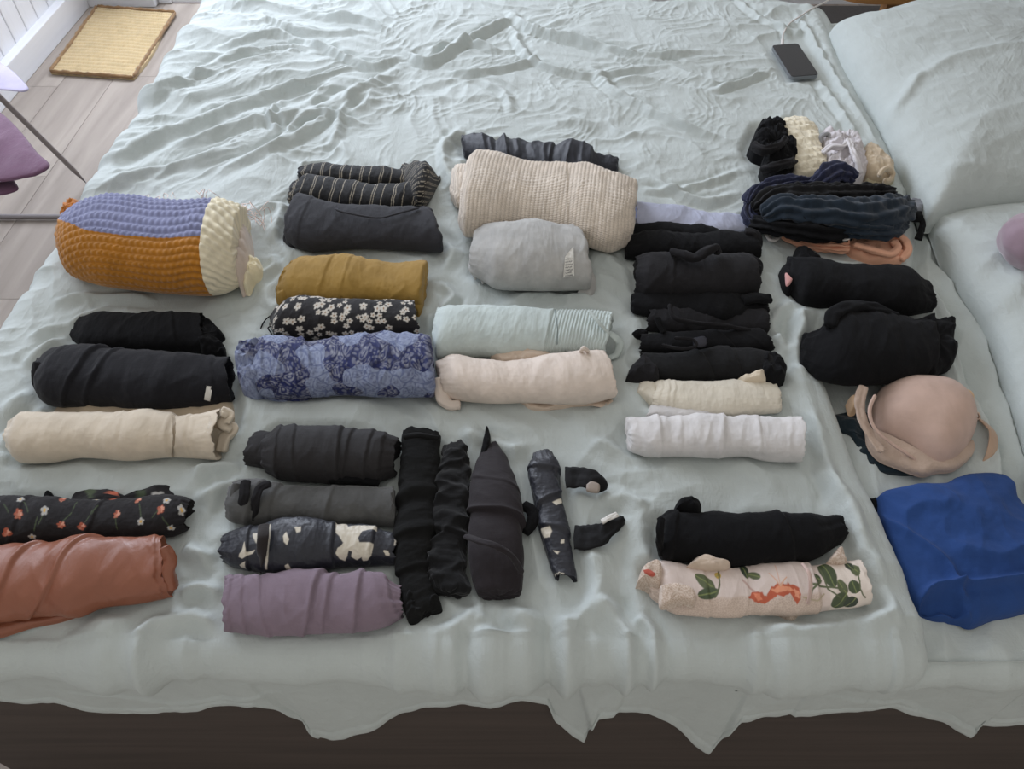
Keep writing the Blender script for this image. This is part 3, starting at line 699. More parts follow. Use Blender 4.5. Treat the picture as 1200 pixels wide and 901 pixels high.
# ---------------- first column
def x_black_small(t, g):
    flat(t, 'sleeve_end', [(232, 378), (245, 376), (262, 391), (263, 395), (258, 400), (263, 405), (262, 415), (240, 415), (232, 405)], .03, BLACK, amp=.006, sc=.02, sd=4)
roll('black_rolled_jumper', 'black rolled top just below the knitted blanket', 'rolled top', [(100, 371), (112, 365), (170, 367), (210, 365), (236, 366)],
     [(88, 400), (105, 411), (150, 411), (200, 412), (240, 413)], BLACK, k=.5, seams=[(.75, .85, .002)], endA='round', endB='spiral', extra=x_black_small, sd=2, ragged=.006)
def x_black_big(t, g):
    V, F = decal_geo(g, [(242, 452), (249, 453), (246, 470), (239, 468)], lift=.003); t.add('care_tag', V, F, TAG, label='small white care tag')
    strip(t, 'cuff_fold', [(48, 424, .05), (46, 440, .035), (50, 458, .015)], .010, .008, BLACK2)
roll('large_black_rolled_sweatshirt', 'largest black roll of the left column, white tag at its right end', 'rolled top', [(48, 420), (60, 409), (90, 405), (150, 409), (200, 413), (268, 419)],
     [(44, 450), (52, 468), (65, 475), (130, 477), (190, 479), (235, 476), (272, 470)], cm((27, 27, 31), 'faded_black_fleece', sheen=.10, vary=.1, spec=.15), k=.62, seams=[(.42, .26, .004), (.50, .36, .003), (.93, .95, .002)], endA='round', endB='spiral', extra=x_black_big, sd=3, skew=.3)
CREAM = cm((206, 193, 174), 'cream_cotton', rough=.9); CREAM2 = cm((190, 172, 148), 'tan_beige_cotton', rough=.9)
lump('beige_folded_top', 'tan beige folded top pinned between the large black roll and the cream roll', 'folded top', [(60, 488), (70, 479), (110, 476), (180, 478), (215, 475), (232, 468), (260, 466), (272, 470), (271, 500), (240, 505), (100, 498)], .022, CREAM2, sd=5, amp=.003)
def x_cream(t, g):
    strip(t, 'ruffled_end', [(258, 482, .045), (268, 487, .035), (263, 497, .03), (272, 503, .02), (263, 515, .015), (260, 530, .008)], [.008, .010, .008], .006, CREAM, pleats=3, sd=3)
    strip(t, 'waist_seam', [(203, 486, .052), (204, 500, .058), (203, 520, .045), (202, 535, .012)], .0011, .0008, cm((160, 145, 124), 'seam_thread'))
roll('cream_rolled_trousers', 'long cream roll with a seamed ruffled waistband, below the large black roll', 'rolled trousers', [(17, 492), (28, 484), (90, 485), (150, 483), (165, 481), (205, 484), (258, 478)],
     [(16, 530), (25, 541), (60, 541), (100, 535), (150, 539), (200, 535), (255, 538)], CREAM, k=.7, seams=[(.55, .58, .001), (.78, .78, .002), (.86, .87, .0015), (.89, .90, .001)], endA='round', endB='spiral', extra=x_cream, sd=6, amp=.8)

def stamp(c, g, px, py, R, rgb, petals=5, k=.35, ph=0.0, sy=1.0):
    u0, v0 = uvat(g, px, py); du, dv = g['U'] - u0, (g['W'] - v0) * sy; r = np.hypot(du, dv); a = np.arctan2(dv, du) + ph
    return mixc(c, sm(1.0, .8, r / (R * (1 - k + k * np.abs(np.cos(petals * a / 2))))), rgb)
def line_uv(c, g, pts, w, rgb):
    q = [uvat(g, *p) for p in pts]; d, _, _ = dpoly(g['U'], g['W'], q); return mixc(c, sm(w * 1.3, w * .6, d), rgb)
def floral_col(g):
    c = fill(len(g['U']), (27, 24, 26))
    for a, b, a2, b2 in ((28, 588, 33, 600), (52, 600, 45, 615), (40, 622, 44, 606), (72, 612, 84, 600), (100, 612, 108, 598), (135, 605, 138, 620), (163, 590, 165, 606), (185, 598, 178, 606), (198, 618, 190, 606), (85, 598, 90, 588), (115, 592, 108, 602), (212, 590, 214, 600), (10, 600, 4, 590)):
        c = line_uv(c, g, [(a, b), (a2, b2)], .0007, (66, 76, 54))
    for x, y in ((22, 603), (73, 585), (8, 624), (72, 615), (96, 617), (137, 603), (188, 597), (162, 586), (-12, 610), (-30, 595)):
        c = stamp(c, g, x, y, .0058 + .0012 * math.sin(x), (160, 84, 62), 3 + int(y) % 4, .45, x); c = stamp(c, g, x + 1.6, y - 1, .0034, (206, 146, 124), 3, .6, y); c = stamp(c, g, x - 1.5, y + 2, .0030, (176, 112, 90), 3, .6, y)
    for x, y in ((24, 585), (52, 598), (165, 611), (38, 629), (200, 619), (213, 598), (113, 585), (-5, 588), (195, 586)):
        c = stamp(c, g, x, y, .0055, (170, 168, 164), 5, .35, x); c = stamp(c, g, x, y, .002, (200, 160, 90), 3, 0)
    return c
def x_floral(t, g):
    def fc(V):
        px = proj(V); c = fill(len(V), (27, 24, 26))
        for (x, y, k) in ((132, 580, (196, 108, 84)), (185, 581, (190, 188, 184)), (165, 579, (60, 70, 50)), (106, 577, (70, 80, 58))):
            d = np.hypot(px[:, 0] - x, (px[:, 1] - y)); c = mixc(c, sm(6.5, 4.5, d + 1.5 * np.sin(3 * np.arctan2(px[:, 1] - y, px[:, 0] - x))), k)
        return c
    flat(t, 'hem_flap', [(80, 592), (86, 578), (106, 573), (125, 574), (155, 583), (175, 576), (195, 568), (202, 570), (204, 585), (190, 596), (100, 598)], .016, PRINT, col=fc, M=160, R=24, amp=.003, sc=.03)
    flat(t, 'strap_tip', [(50, 585), (57, 575), (64, 583), (60, 590)], .012, BLACK)
roll('floral_rolled_dress', 'black rolled dress printed with small orange and white flowers, at the left picture edge', 'rolled dress',
     [(-60, 592), (0, 584), (45, 582), (80, 582), (150, 584), (214, 583), (224, 586)], [(-60, 650), (0, 642), (40, 638), (90, 634), (160, 628), (200, 629), (218, 622)], PRINT, color=floral_col, extra=x_floral,
     k=.6, nu=300, nv=190, endA='round', endB='spiral', seams=[(.35, .28, .0015), (.66, .58, .002)], sd=7, skew=.5)
TERRA = fabric('terracotta_faux_leather', srgb(138, 83, 60), rough=.38, sheen=0, bump=.12, scale=500, kind='noise', spec=.5, vary=.05)
def x_terra(t, g):
    flat(t, 'under_flap', [(-60, 735), (0, 724), (60, 716), (92, 718), (70, 727), (35, 734), (0, 745), (-60, 760)], .012, TERRA, amp=.0015)
    strip(t, 'end_fold', [(192, 640, .06), (200, 655, .05), (198, 670, .04), (203, 690, .02)], [.006, .008, .006], .008, TERRA, sd=4)
roll('terracotta_leather_skirt', 'glossy terracotta faux-leather roll, lowest of the left column', 'rolled skirt',
     [(-60, 655), (0, 642), (60, 634), (85, 627), (100, 625), (140, 629), (190, 628)], [(-60, 735), (0, 728), (65, 720), (90, 723), (120, 712), (160, 708), (200, 700)], TERRA, extra=x_terra,
     k=.52, amp=1.0, fine=.0001, seams=[(.46, .18, .0035), (.72, .38, .0035), (.98, .97, .002)], endA='round', endB='spiral', sd=8, skew=.9, sag=.005, ragged=.005)

# ---------------- second column
def stripe_col(sp=.020, tilt=.18, lw=.0007, ph=0.):
    def f(g):
        U, W = g['U'] + tilt * g['W'] + .002 * pn(g['W'] / .02, g['U'] / .05, 9) + ph, g['W']; c = fill(len(U), (26, 26, 28)); k = np.floor(U / sp).astype(int); x = (U / sp - k) * sp
        c = mixc(c, sm(lw * 1.5, lw * .6, np.abs(x - sp / 2)), (150, 142, 128))
        return mixc(c, (k % 2 == 0) * sm(lw * 1.5, lw * .6, np.abs(x - sp / 2 - .0042)), (150, 142, 128))
    return f
def x_stripe(t, g):
    V = None
    g2 = roll_geo([(355, 196), (368, 192), (400, 193), (450, 196), (492, 202)], [(354, 212), (380, 215), (430, 219), (470, 219), (495, 217)], k=.55, nu=220, nv=100, base=BED - .004, sd=11, endA='round', endB='round', amp=1.0)
    t.add('back_fold', g2['V'], g2['F'], PRINT, stripe_col()(g2))
    g3 = roll_geo([(476, 192), (490, 189), (502, 194), (514, 208)], [(470, 205), (488, 240), (500, 240), (515, 216)], k=.55, nu=120, nv=100, base=BED - .004, sd=12, endA='round', endB='round', amp=1.6)
    t.add('bunched_end', g3['V'], g3['F'], PRINT, stripe_col(.014, 1.2)(g3))
roll('pinstripe_rolled_trousers', 'black pinstriped trousers rolled into two ridges, top of the second column', 'rolled trousers', [(347, 212), (360, 206), (400, 211), (440, 216), (480, 214), (497, 212)],
     [(343, 240), (360, 240), (400, 244), (440, 248), (470, 248), (498, 243)], PRINT, color=stripe_col(), extra=x_stripe, k=.55, nu=260, nv=120, endA='round', endB='spiral', sd=10, amp=1.2)
CHAR = cm((50, 50, 54), 'charcoal_cotton', sheen=.06, vary=.1, spec=.2, crumple=.3)
def x_char(t, g):
    flat(t, 'sleeve_hem', [(331, 279), (338, 268), (350, 262), (358, 268), (352, 283), (340, 288)], .018, CHAR, amp=.004, sc=.02)
    strip(t, 'pocket_edge', [(392, 240, .055), (395, 246, .058), (420, 252, .056), (445, 255, .054), (470, 249, .057), (492, 243, .052)], .0022, .0016, CHAR, rough=.0003)
    strip(t, 'side_seam', [(355, 230, .05), (358, 243, .05), (354, 258, .04), (342, 272, .025)], .003, .002, CHAR, rough=.0003)
roll('charcoal_rolled_shirt', 'charcoal grey rolled shirt with a pocket seam, below the pinstripe trousers', 'rolled shirt', [(350, 227), (360, 228), (392, 237), (430, 241), (470, 243), (500, 242)],
     [(338, 282), (350, 290), (372, 294), (410, 291), (460, 292), (516, 295)], CHAR, k=.5, endA='round', endB='round', extra=x_char, seams=[(.15, .12, .001)], sd=13, skew=.6, amp=1.0)
MUST = cm((152, 121, 60), 'mustard_cotton', sheen=.1)
def x_must(t, g):
    flat(t, 'gathered_end', [(323, 352), (327, 335), (340, 318), (349, 306), (352, 330), (342, 352), (332, 356)], .04, MUST, amp=.004, sc=.02)
    flat(t, 'corner_flap', [(476, 350), (494, 338), (496, 355), (491, 366), (484, 362)], .022, MUST, amp=.002)
roll('mustard_rolled_top', 'plain mustard yellow roll between the charcoal and daisy rolls', 'rolled top', [(342, 308), (352, 301), (400, 300), (425, 302), (460, 306), (499, 308)],
     [(328, 350), (345, 355), (380, 356), (430, 356), (470, 356), (492, 358)], MUST, k=.5, endA='round', endB='round', bulge=.004, extra=x_must, sd=14, amp=1.2, seams=[(.36, .30, .0015), (.48, .46, .001)])
def daisy_col(g):
    U, W = g['U'], g['W']; c = fill(len(U), (28, 26, 28)); rnd = random.Random(3)
    nU = int(g['L'] / .0125) + 1
    for i in range(-1, nU + 1):
        for j in range(0, 13):
            if rnd.random() < .30: continue
            u0 = (i + .5 * (j % 2)) * .0125 + rnd.uniform(-.004, .004); v0 = j * .0122 + rnd.uniform(-.004, .004) - .01
            R = rnd.uniform(.0045, .0072); du, dv = U - u0, W - v0; r = np.hypot(du, dv); s = r < .012
            if not s.any(): continue
            a = np.arctan2(dv[s], du[s]) + rnd.uniform(0, 6); m = sm(1.05, .8, r[s] / (R * (.55 + .45 * np.abs(np.cos(2.5 * a)))))
            c[s] = mixc(c[s], m, (196, 190, 180)); c[s] = mixc(c[s], sm(.0016, .001, r[s]), (140, 110, 80))
    return c
roll('daisy_rolled_dress', 'black rolled dress scattered with small white daisies, below the mustard roll', 'rolled dress', [(328, 360), (340, 352), (380, 350), (440, 351), (484, 353)],
     [(320, 386), (328, 398), (370, 399), (430, 400), (491, 396)], PRINT, color=daisy_col, k=.7, nu=230, nv=170, endA='round', endB='spiral', sd=15, amp=.8,
     extra=lambda t, g: strip(t, 'thin_strap', [(322, 366, .01), (310, 376, .004), (305, 390, .003), (318, 392, .004), (314, 384, .008), (322, 382, .012)], .0011, .0009, BLACK, rough=0))
def paisley_rgb(u, v, s=0):
    wu, wv = u + .006 * pn(u / .02, v / .02, 90 + s), v + .006 * pn(u / .02, v / .02, 95 + s)
    reg = sm(-.12, .05, pn(wu / .055 + 1.3, wv / .05, 91 + s)); d1, d2, _ = worley(wu / .019, wv / .019, 92 + s)
    ring = .5 + .5 * np.sin(d1 * 26); d3, d4, _ = worley(wu / .0058, wv / .0058, 93 + s); dot = sm(.42, .25, d3); edge = sm(.13, .04, d2 - d1)
    a, b = srgb(32, 40, 88), srgb(138, 147, 172); w = srgb(190, 192, 198)
    base = np.where(reg[:, None] > .5, b, a); det = np.clip(.50 * ring * sm(.6, .3, d1) + .5 * dot, 0, 1)[:, None]
    c = np.where(reg[:, None] > .5, base * (1 - det * .55) + a * det * .55, base * (1 - det * .5) + w * det * .5)
    e = edge[:, None] * .7; return c * (1 - e) + np.where(reg[:, None] > .5, srgb(84, 94, 130), srgb(24, 28, 62)) * e
def x_pais(t, g):
    f = lambda V: paisley_rgb(V[:, 0], V[:, 1] + V[:, 2], 1)
    flat(t, 'gathered_end', [(276, 430), (279, 412), (290, 404), (306, 402), (314, 415), (312, 445), (300, 462), (284, 458)], .055, PRINT, col=f, M=150, R=40, amp=.007, sc=.022)
    flat(t, 'ruffled_hem', [(280, 452), (300, 456), (345, 462), (365, 463), (358, 470), (330, 472), (302, 466)], .012, PRINT, col=f, M=150, R=20, amp=.003, sc=.02)
roll('blue_paisley_rolled_dress', 'blue and white patterned crinkled roll with a gathered left end', 'rolled dress', [(300, 402), (314, 393), (360, 398), (400, 394), (450, 391), (498, 392)],
     [(298, 455), (310, 464), (345, 466), (400, 462), (450, 464), (506, 464)], PRINT, color=lambda g: paisley_rgb(g['U'], g['W']), extra=x_pais, k=.55, nu=300, nv=240,
     style=(.03, .06, .002, .0025), endA='round', endB='round', seams=[(.28, .42, .003), (.06, .12, .002)], sd=16)

# ---------------- third column (top)
NAVY = cm((34, 36, 44), 'ink_navy_satin', rough=.6, sheen=.03)
roll('navy_folded_skirt', 'dark navy gathered garment behind the cream chenille jumper', 'folded skirt', [(541, 158), (560, 158), (580, 165), (590, 158), (620, 165), (650, 167), (668, 164), (690, 170), (700, 181), (720, 182)],
     [(544, 184), (570, 195), (600, 202), (640, 210), (680, 214), (719, 207)], NAVY, k=.5, sd=20, amp=1.3, style=(.045, .12, .003, .003), endA='flat', endB='round',
     seams=[(.30, .33, .004), (.62, .58, .004), (.86, .84, .004)])
def chen_disp(U, Vv, S, TH, L): return .0018 * np.abs(np.sin(math.pi * (U + .03 * Vv) / .0072)) * .45 + .0008 * np.sin(2 * math.pi * Vv / .005 + 2 * np.floor((U + .03 * Vv) / .0072))
def chen_col(g):
    c = fill(len(g['U']), (206, 194, 180)); return c * (.80 + .26 * np.abs(np.sin(math.pi * (g['U'] + .03 * g['W']) / .0072)) ** .5)[:, None] * (1 + .1 * pn(g['U'] / .003, g['W'] / .003, 3))[:, None]
def x_chen(t, g):
    g2 = roll_geo([(532, 200), (535, 196), (545, 196)], [(530, 235), (536, 243), (548, 242)], k=.35, nu=60, nv=60, sd=22, endA='round', endB='round', disp=chen_disp)
    t.add('sleeve', g2['V'], g2['F'], KNITM, chen_col(g2))
    strip(t, 'blue_edge_trim', [(742, 238, .05), (744, 250, .04), (741, 262, .03), (738, 272, .02)], .003, .002, cm((150, 160, 205), 'pale_blue_trim'), label='pale blue edge trim')
roll('cream_chenille_jumper', 'big ribbed cream chenille jumper rolled in the upper middle', 'rolled jumper', [(553, 184), (562, 177), (590, 180), (620, 190), (660, 196), (690, 194), (720, 206), (743, 212)],
     [(541, 268), (548, 276), (600, 272), (650, 276), (690, 288), (715, 294), (736, 286)], KNITM, color=chen_col, extra=x_chen, k=.42, nu=420, nv=300, disp=chen_disp, fine=0, endA='round', endB='round', sd=21, sag=.006, seams=[(.56, .64, .0015)])
GREYM = cm((170, 169, 166), 'light_grey_marl', sheen=.1, vary=.14)
def x_grey(t, g):
    V, F = decal_geo(g, [(662, 301), (672, 288), (673, 323), (660, 325)], n=26)
    q = proj(V); tx = ((q[:, 0] - 660) * .15 + q[:, 1]) % 3.2; t.add('care_tag', V, F, PRINT, mixc(fill(len(V), (226, 224, 218)), (tx < 1.0) * (q[:, 1] > 303) * (q[:, 0] > 662.5) * (q[:, 0] < 671) * .8, (96, 96, 100)), label='white care tag with small print')
    flat(t, 'cuff', [(676, 345), (680, 325), (686, 312), (694, 318), (699, 330), (696, 344), (690, 348)], .02, GREYM, amp=.002)
    strip(t, 'button_band', [(668, 263, .06), (676, 272, .06), (683, 290, .05), (686, 312, .03)], .005, .002, GREYM, rough=.0004)
    for k, (a, b) in enumerate((((562, 266), (557, 328)), ((568, 264), (566, 333)))):
        strip(t, 'folded_layer', [(a[0], a[1], .055), ((a[0] + b[0]) / 2 - 2, (a[1] + b[1]) / 2, .04), (b[0], b[1], .008)], .0025, .002, GREYM, rough=.0004)
roll('light_grey_cardigan', 'light grey marl cardigan roll with a white care tag', 'rolled cardigan', [(562, 267), (568, 263), (600, 262), (628, 257), (650, 261), (676, 267)],
     [(554, 322), (566, 328), (582, 337), (620, 339), (660, 339), (688, 338)], GREYM, k=.55, extra=x_grey, sd=23, endA='round', endB='round', amp=.7, base=BED - .002)
MINT = cm((188, 198, 195), 'pale_mint_linen', sheen=.1)
def mint_disp(U, Vv, S, TH, L): return np.where((S > .66), .0009 * np.sin(2 * math.pi * U / .0052), 0)
def x_mint(t, g):
    strip(t, 'collar', [(702, 388, .035), (716, 392, .035), (726, 402, .025), (722, 415, .012), (712, 420, .008)], [.005, .007, .005], .003, MINT, rough=.0004)
    strip(t, 'yoke_seam', [(650, 362, .055), (653, 380, .06), (653, 400, .04), (653, 414, .012)], .0008, .0008, cm((110, 122, 122), 'seam_grey'), rough=0)
    strip(t, 'collar_edge', [(690, 364, .058), (702, 378, .055), (714, 392, .04)], .003, .002, MINT, rough=.0003)
roll('pale_mint_shirt', 'pale mint linen shirt roll with a ribbed yoke, nearly the duvet colour', 'rolled shirt', [(516, 362), (530, 360), (600, 360), (650, 363), (700, 364), (718, 367)],
     [(510, 408), (515, 420), (560, 418), (620, 417), (680, 417), (708, 419)], MINT, k=.55, disp=mint_disp, nu=260, extra=x_mint, endA='round', endB='spiral', sd=24, seams=[(.66, .67, .002), (.98, 1.05, .002)], amp=.7)
BLUSH = cm((216, 202, 190), 'blush_cream_silk', rough=.6, sheen=.05)
BLUSHD = cm((205, 186, 168), 'blush_lining', rough=.7)
def x_blush(t, g):
    strip(t, 'curled_hem', [(514, 442, .03), (516, 460, .018), (526, 474, .008), (540, 474, .008)], [.006, .010, .008], .006, BLUSH)
    flat(t, 'back_layer', [(574, 420), (585, 412), (618, 410), (632, 414), (652, 418), (640, 428), (590, 428)], .03, BLUSHD)
    flat(t, 'lower_layer', [(610, 470), (640, 474), (690, 472), (716, 468), (720, 480), (700, 474), (640, 479), (622, 478)], .008, BLUSHD)
    strip(t, 'small_loop', [(680, 412, .05), (684, 408, .058), (690, 412, .05)], .003, .003, BLUSH)
roll('blush_rolled_blouse', 'blush cream blouse roll with a curled left hem, below the mint shirt', 'rolled blouse', [(512, 424), (530, 417), (560, 421), (600, 423), (640, 419), (680, 413), (706, 411)],
     [(521, 465), (540, 469), (580, 472), (620, 471), (660, 473), (690, 472), (720, 465)], BLUSH, k=.62, extra=x_blush, endA='round', endB='round', bulge=.003, sd=25, amp=.9, sag=.004)

# ---------------- second column (bottom block)
SLATE = cm((38, 36, 37), 'black_pleated_cotton', rough=.75, sheen=.04, spec=.25)
def x_bb(t, g):
    g2 = roll_geo([(300, 508), (310, 505), (330, 508)], [(289, 545), (305, 548), (335, 556)], k=.6, nu=60, nv=70, sd=31, endA='spiral', endB='flat')
    t.add('narrow_end', g2['V'], g2['F'], SLATE)
    strip(t, 'waistband_fold', [(385, 562, .02), (400, 560, .022), (425, 563, .02), (445, 566, .015)], .006, .006, BLACK)
roll('black_seamed_trousers', 'thick black roll with visible seams and a narrow left end, top of the lower block', 'rolled trousers', [(316, 510), (328, 500), (350, 498), (400, 500), (440, 504), (466, 513)],
     [(315, 555), (330, 562), (370, 565), (410, 567), (440, 565), (462, 558)], SLATE, k=.72, extra=x_bb, seams=[(.14, .10, .002), (.24, .26, .0018), (.60, .58, .003), (.70, .62, .002), (.84, .78, .002), (.93, .90, .002)], endA='round', endB='spiral', sd=30, fine=.0003, amp=.8)
GB = cm((78, 78, 77), 'faded_grey_black_linen', vary=.15)
def x_gb(t, g):
    strip(t, 'drawstring', [(318, 566, .045), (305, 572, .045), (300, 585, .042), (298, 600, .03), (296, 612, .008)], .005, .003, BLACK2)
    strip(t, 'end_fold', [(278, 566, .04), (275, 585, .03), (270, 605, .012)], .006, .005, GB)
    strip(t, 'end_fold', [(288, 563, .045), (286, 585, .042), (283, 610, .012)], .006, .005, BLACK2)
roll('grey_linen_rolled_shorts', 'faded grey-black linen roll with dark strings at its left end', 'rolled shorts', [(276, 566), (290, 562), (320, 564), (360, 569), (400, 569), (461, 572)],
     [(269, 606), (280, 612), (300, 615), (360, 613), (410, 614), (462, 618)], GB, k=.68, extra=x_gb, seams=[(.22, .14, .003), (.31, .26, .002), (.66, .60, .002)], endA='spiral', endB='flat', sd=32, skew=.4)
SPL = []
def cow_col(polys):
    def f(g):
        c = fill(len(g['U']), (28, 30, 40))
        for pl in polys:
            q = [uvat(g, *p) for p in pl]; ins = inside(g['U'], g['W'], q); d, _, _ = dpoly(g['U'], g['W'], q + [q[0]])
            c = mixc(c, np.where(ins, 1.0, sm(.0012, 0, d)) * ((g['TH'] > -.3) & (g['TH'] < 3.5)), (206, 198, 182))
        return c
    return f
COW = [[(286, 636), (284, 645), (280, 652), (284, 654), (290, 650), (296, 648), (298, 645), (292, 647), (288, 647)], [(297, 625), (303, 625), (305, 630), (304, 638), (300, 634), (297, 629)], [(281, 662), (287, 658), (287, 667), (282, 668)],
       [(332, 628), (335, 624), (338, 632), (336, 638), (333, 634)], [(346, 618), (352, 618), (352, 622), (348, 623)], [(334, 663), (337, 661), (341, 667), (336, 668)],
       [(315, 617), (317, 614), (317, 627), (314, 648), (313, 668), (311, 668), (312, 645)], 
       [(396, 612), (404, 614), (408, 618), (416, 616), (430, 616), (441, 618), (441, 622), (432, 620), (424, 622), (419, 630), (421, 636), (428, 636), (437, 638), (436, 644), (431, 656), (426, 657), (424, 652), (418, 656), (412, 652), (413, 646), (408, 644), (404, 657), (398, 654), (394, 648), (396, 642), (400, 640), (403, 636), (398, 628), (394, 624)],
       [(450, 645), (455, 646), (456, 651), (452, 650)], [(464, 632), (467, 634), (467, 640), (464, 638)]]
def x_cow(t, g):
    strip(t, 'dark_band', [(309, 614, .05), (308, 630, .055), (306, 650, .04), (304, 668, .01)], .007, .002, cm((34, 28, 28), 'brown_black_band'), rough=.0003)
roll('splotched_navy_leggings', 'navy-black roll with cream splotches, lying just above the lilac roll', 'rolled leggings', [(262, 629), (275, 622), (305, 617), (330, 610), (370, 608), (400, 612), (440, 616), (464, 624)],
     [(262, 658), (275, 665), (305, 670), (350, 670), (400, 665), (430, 664), (463, 662)], SATIN, color=cow_col(COW), extra=x_cow, k=.7, nu=330, nv=200, seams=[(.19, .18, .002), (.66, .66, .0025), (.90, .86, .0025)], endA='spiral', endB='spiral', sd=33, skew=.2)
LILAC = cm((128, 112, 124), 'dusty_lilac_jersey', sheen=.1, rough=.85)
roll('lilac_rolled_leggings', 'dusty lilac roll with diagonal folds, lowest of the lower left block', 'rolled leggings', [(267, 677), (300, 674), (340, 670), (370, 668), (400, 668), (440, 668), (468, 684)],
     [(266, 740), (290, 743), (330, 744), (375, 743), (420, 741), (450, 735), (471, 724)], LILAC, k=.62, seams=[(.04, .04, .002), (.10, .13, .002), (.18, .26, .002), (.58, .46, .0045), (.64, .56, .003), (.80, .74, .004), (.90, 1.0, .003)], endA='flat', endB='spiral', sd=34, amp=1.0, style=(.035, .16, .0018, .002), fine=.0002, skew=-.3)

# vertical rolls: edges run from the far end to the near end
DENIM = cm((21, 21, 21), 'black_denim', vary=.2, sheen=.03, spec=.15)
def jeans_disp(U, Vv, S, TH, L): return .0025 * np.exp(-((S - .42) / .10) ** 2) * np.sin(U / .0055 + 2 * np.sin(TH)) + .002 * np.exp(-((S - .62) / .05) ** 2) * np.sin(U / .006)
def x_jeans(t, g):
    strip(t, 'hem_band', [(473, 512, .045), (490, 510, .052), (514, 514, .045)], .004, .004, DENIM, rough=.0005)
    flat(t, 'trailing_corner', [(470, 702), (480, 690), (505, 690), (518, 712), (500, 718), (488, 729), (480, 730), (474, 716)], .022, DENIM, amp=.006, sc=.02)
roll('black_denim_jeans', 'black denim jeans rolled upright, leftmost of the vertical black rolls', 'rolled jeans', [(516, 512), (515, 560), (511, 600), (507, 640), (506, 670), (513, 705)],
     [(472, 508), (468, 560), (465, 600), (465, 650), (470, 690), (478, 722)], DENIM, k=.62, nv=100, nu=200, disp=jeans_disp, extra=x_jeans, endA='flat', endB='round', sd=35, seams=[(.62, .64, .002), (.82, .80, .003)])
roll('black_crinkled_leggings', 'crinkled black vertical roll, second of the upright rolls from the left', 'rolled leggings', [(544, 524), (549, 540), (550, 600), (548, 650), (546, 692)],
     [(520, 530), (513, 560), (510, 600), (502, 650), (504, 686)], cm((20, 20, 21), 'black_velour', sheen=.15, spec=.15), k=.72, sd=36, amp=1.8, style=(.04, .05, .003, .003), endA='round', endB='round', seams=[(.7, .62, .004), (.12, .2, .002)])
WRAP = cm((38, 33, 36), 'dark_aubergine_jersey', sheen=.08, rough=.75, spec=.2)
def x_wrap(t, g):
    flat(t, 'pointed_tip', [(563, 532), (568, 508), (571, 500), (575, 512), (573, 530), (568, 540)], .02, BLACK, amp=.003)
    strip(t, 'side_strap', [(612, 592, .012), (622, 598, .012), (624, 612, .010), (614, 624, .01)], .007, .006, BLACK)
    strip(t, 'wrap_edge', [(545, 628, .05), (562, 634, .075), (582, 640, .085), (600, 652, .07), (612, 672, .04)], .004, .003, WRAP, rough=.0004)
roll('aubergine_black_sports_top', 'smooth dark aubergine upright roll with a pointed tip and side strap', 'rolled top', [(585, 524), (596, 540), (606, 570), (613, 600), (615, 650), (612, 690)],
     [(565, 528), (556, 545), (549, 585), (546, 625), (551, 665), (558, 692)], WRAP, k=.62, sd=37, amp=.6, endA='round', endB='round', extra=x_wrap, seams=[(.62, .50, .005), (.42, .25, .001)], skew=.9, fine=.0001)
COW2 = [[(648, 588), (660, 583), (661, 588), (652, 591)], [(632, 620), (637, 619), (644, 617), (646, 622), (644, 629), (638, 630), (634, 626)], [(658, 633), (661, 632), (661, 636), (658, 636)], [(649, 645), (655, 646), (653, 649)], [(655, 680), (661, 682), (657, 684)]]
def x_small(t, g):
    strip(t, 'waist_strap', [(662, 560, .02), (676, 560, .02), (692, 561, .022), (702, 566, .018), (705, 576, .008)], [.017, .015, .014, .008], .0035, BLACKS, rough=.0022, caps=.2)
    flat(t, 'silver_patch', [(687, 568), (693, 564), (702, 567), (703, 573), (700, 577), (688, 575)], .004, plain('silver_print', srgb(150, 138, 128), .5), base=BED + .024, label='worn silver-beige patch on the strap', amp=.001)
    strip(t, 'ankle_strap', [(672, 630, .012), (690, 630, .014), (706, 624, .016), (720, 614, .016), (728, 606, .012)], [.017, .016, .011, .007], .0035, BLACKS, rough=.0022, caps=.2)
    strip(t, 'elastic_edge', [(705, 612, .022), (716, 606, .024), (724, 603, .022)], .003, .002, TAG)
roll('small_splotched_bikini_roll', 'slim navy-black upright roll with cream spots and two black straps to its right', 'rolled swimwear', [(648, 534), (657, 545), (661, 580), (666, 620), (672, 650), (677, 678)],
     [(622, 538), (618, 550), (624, 590), (630, 620), (640, 650), (650, 676)], SATIN, color=cow_col(COW2), k=.7, sd=38, extra=x_small, nu=200, nv=120, amp=1.2, skew=.8, endA='round', endB='spiral', seams=[(.35, .48, .003), (.70, .60, .002), (.18, .12, .002)])

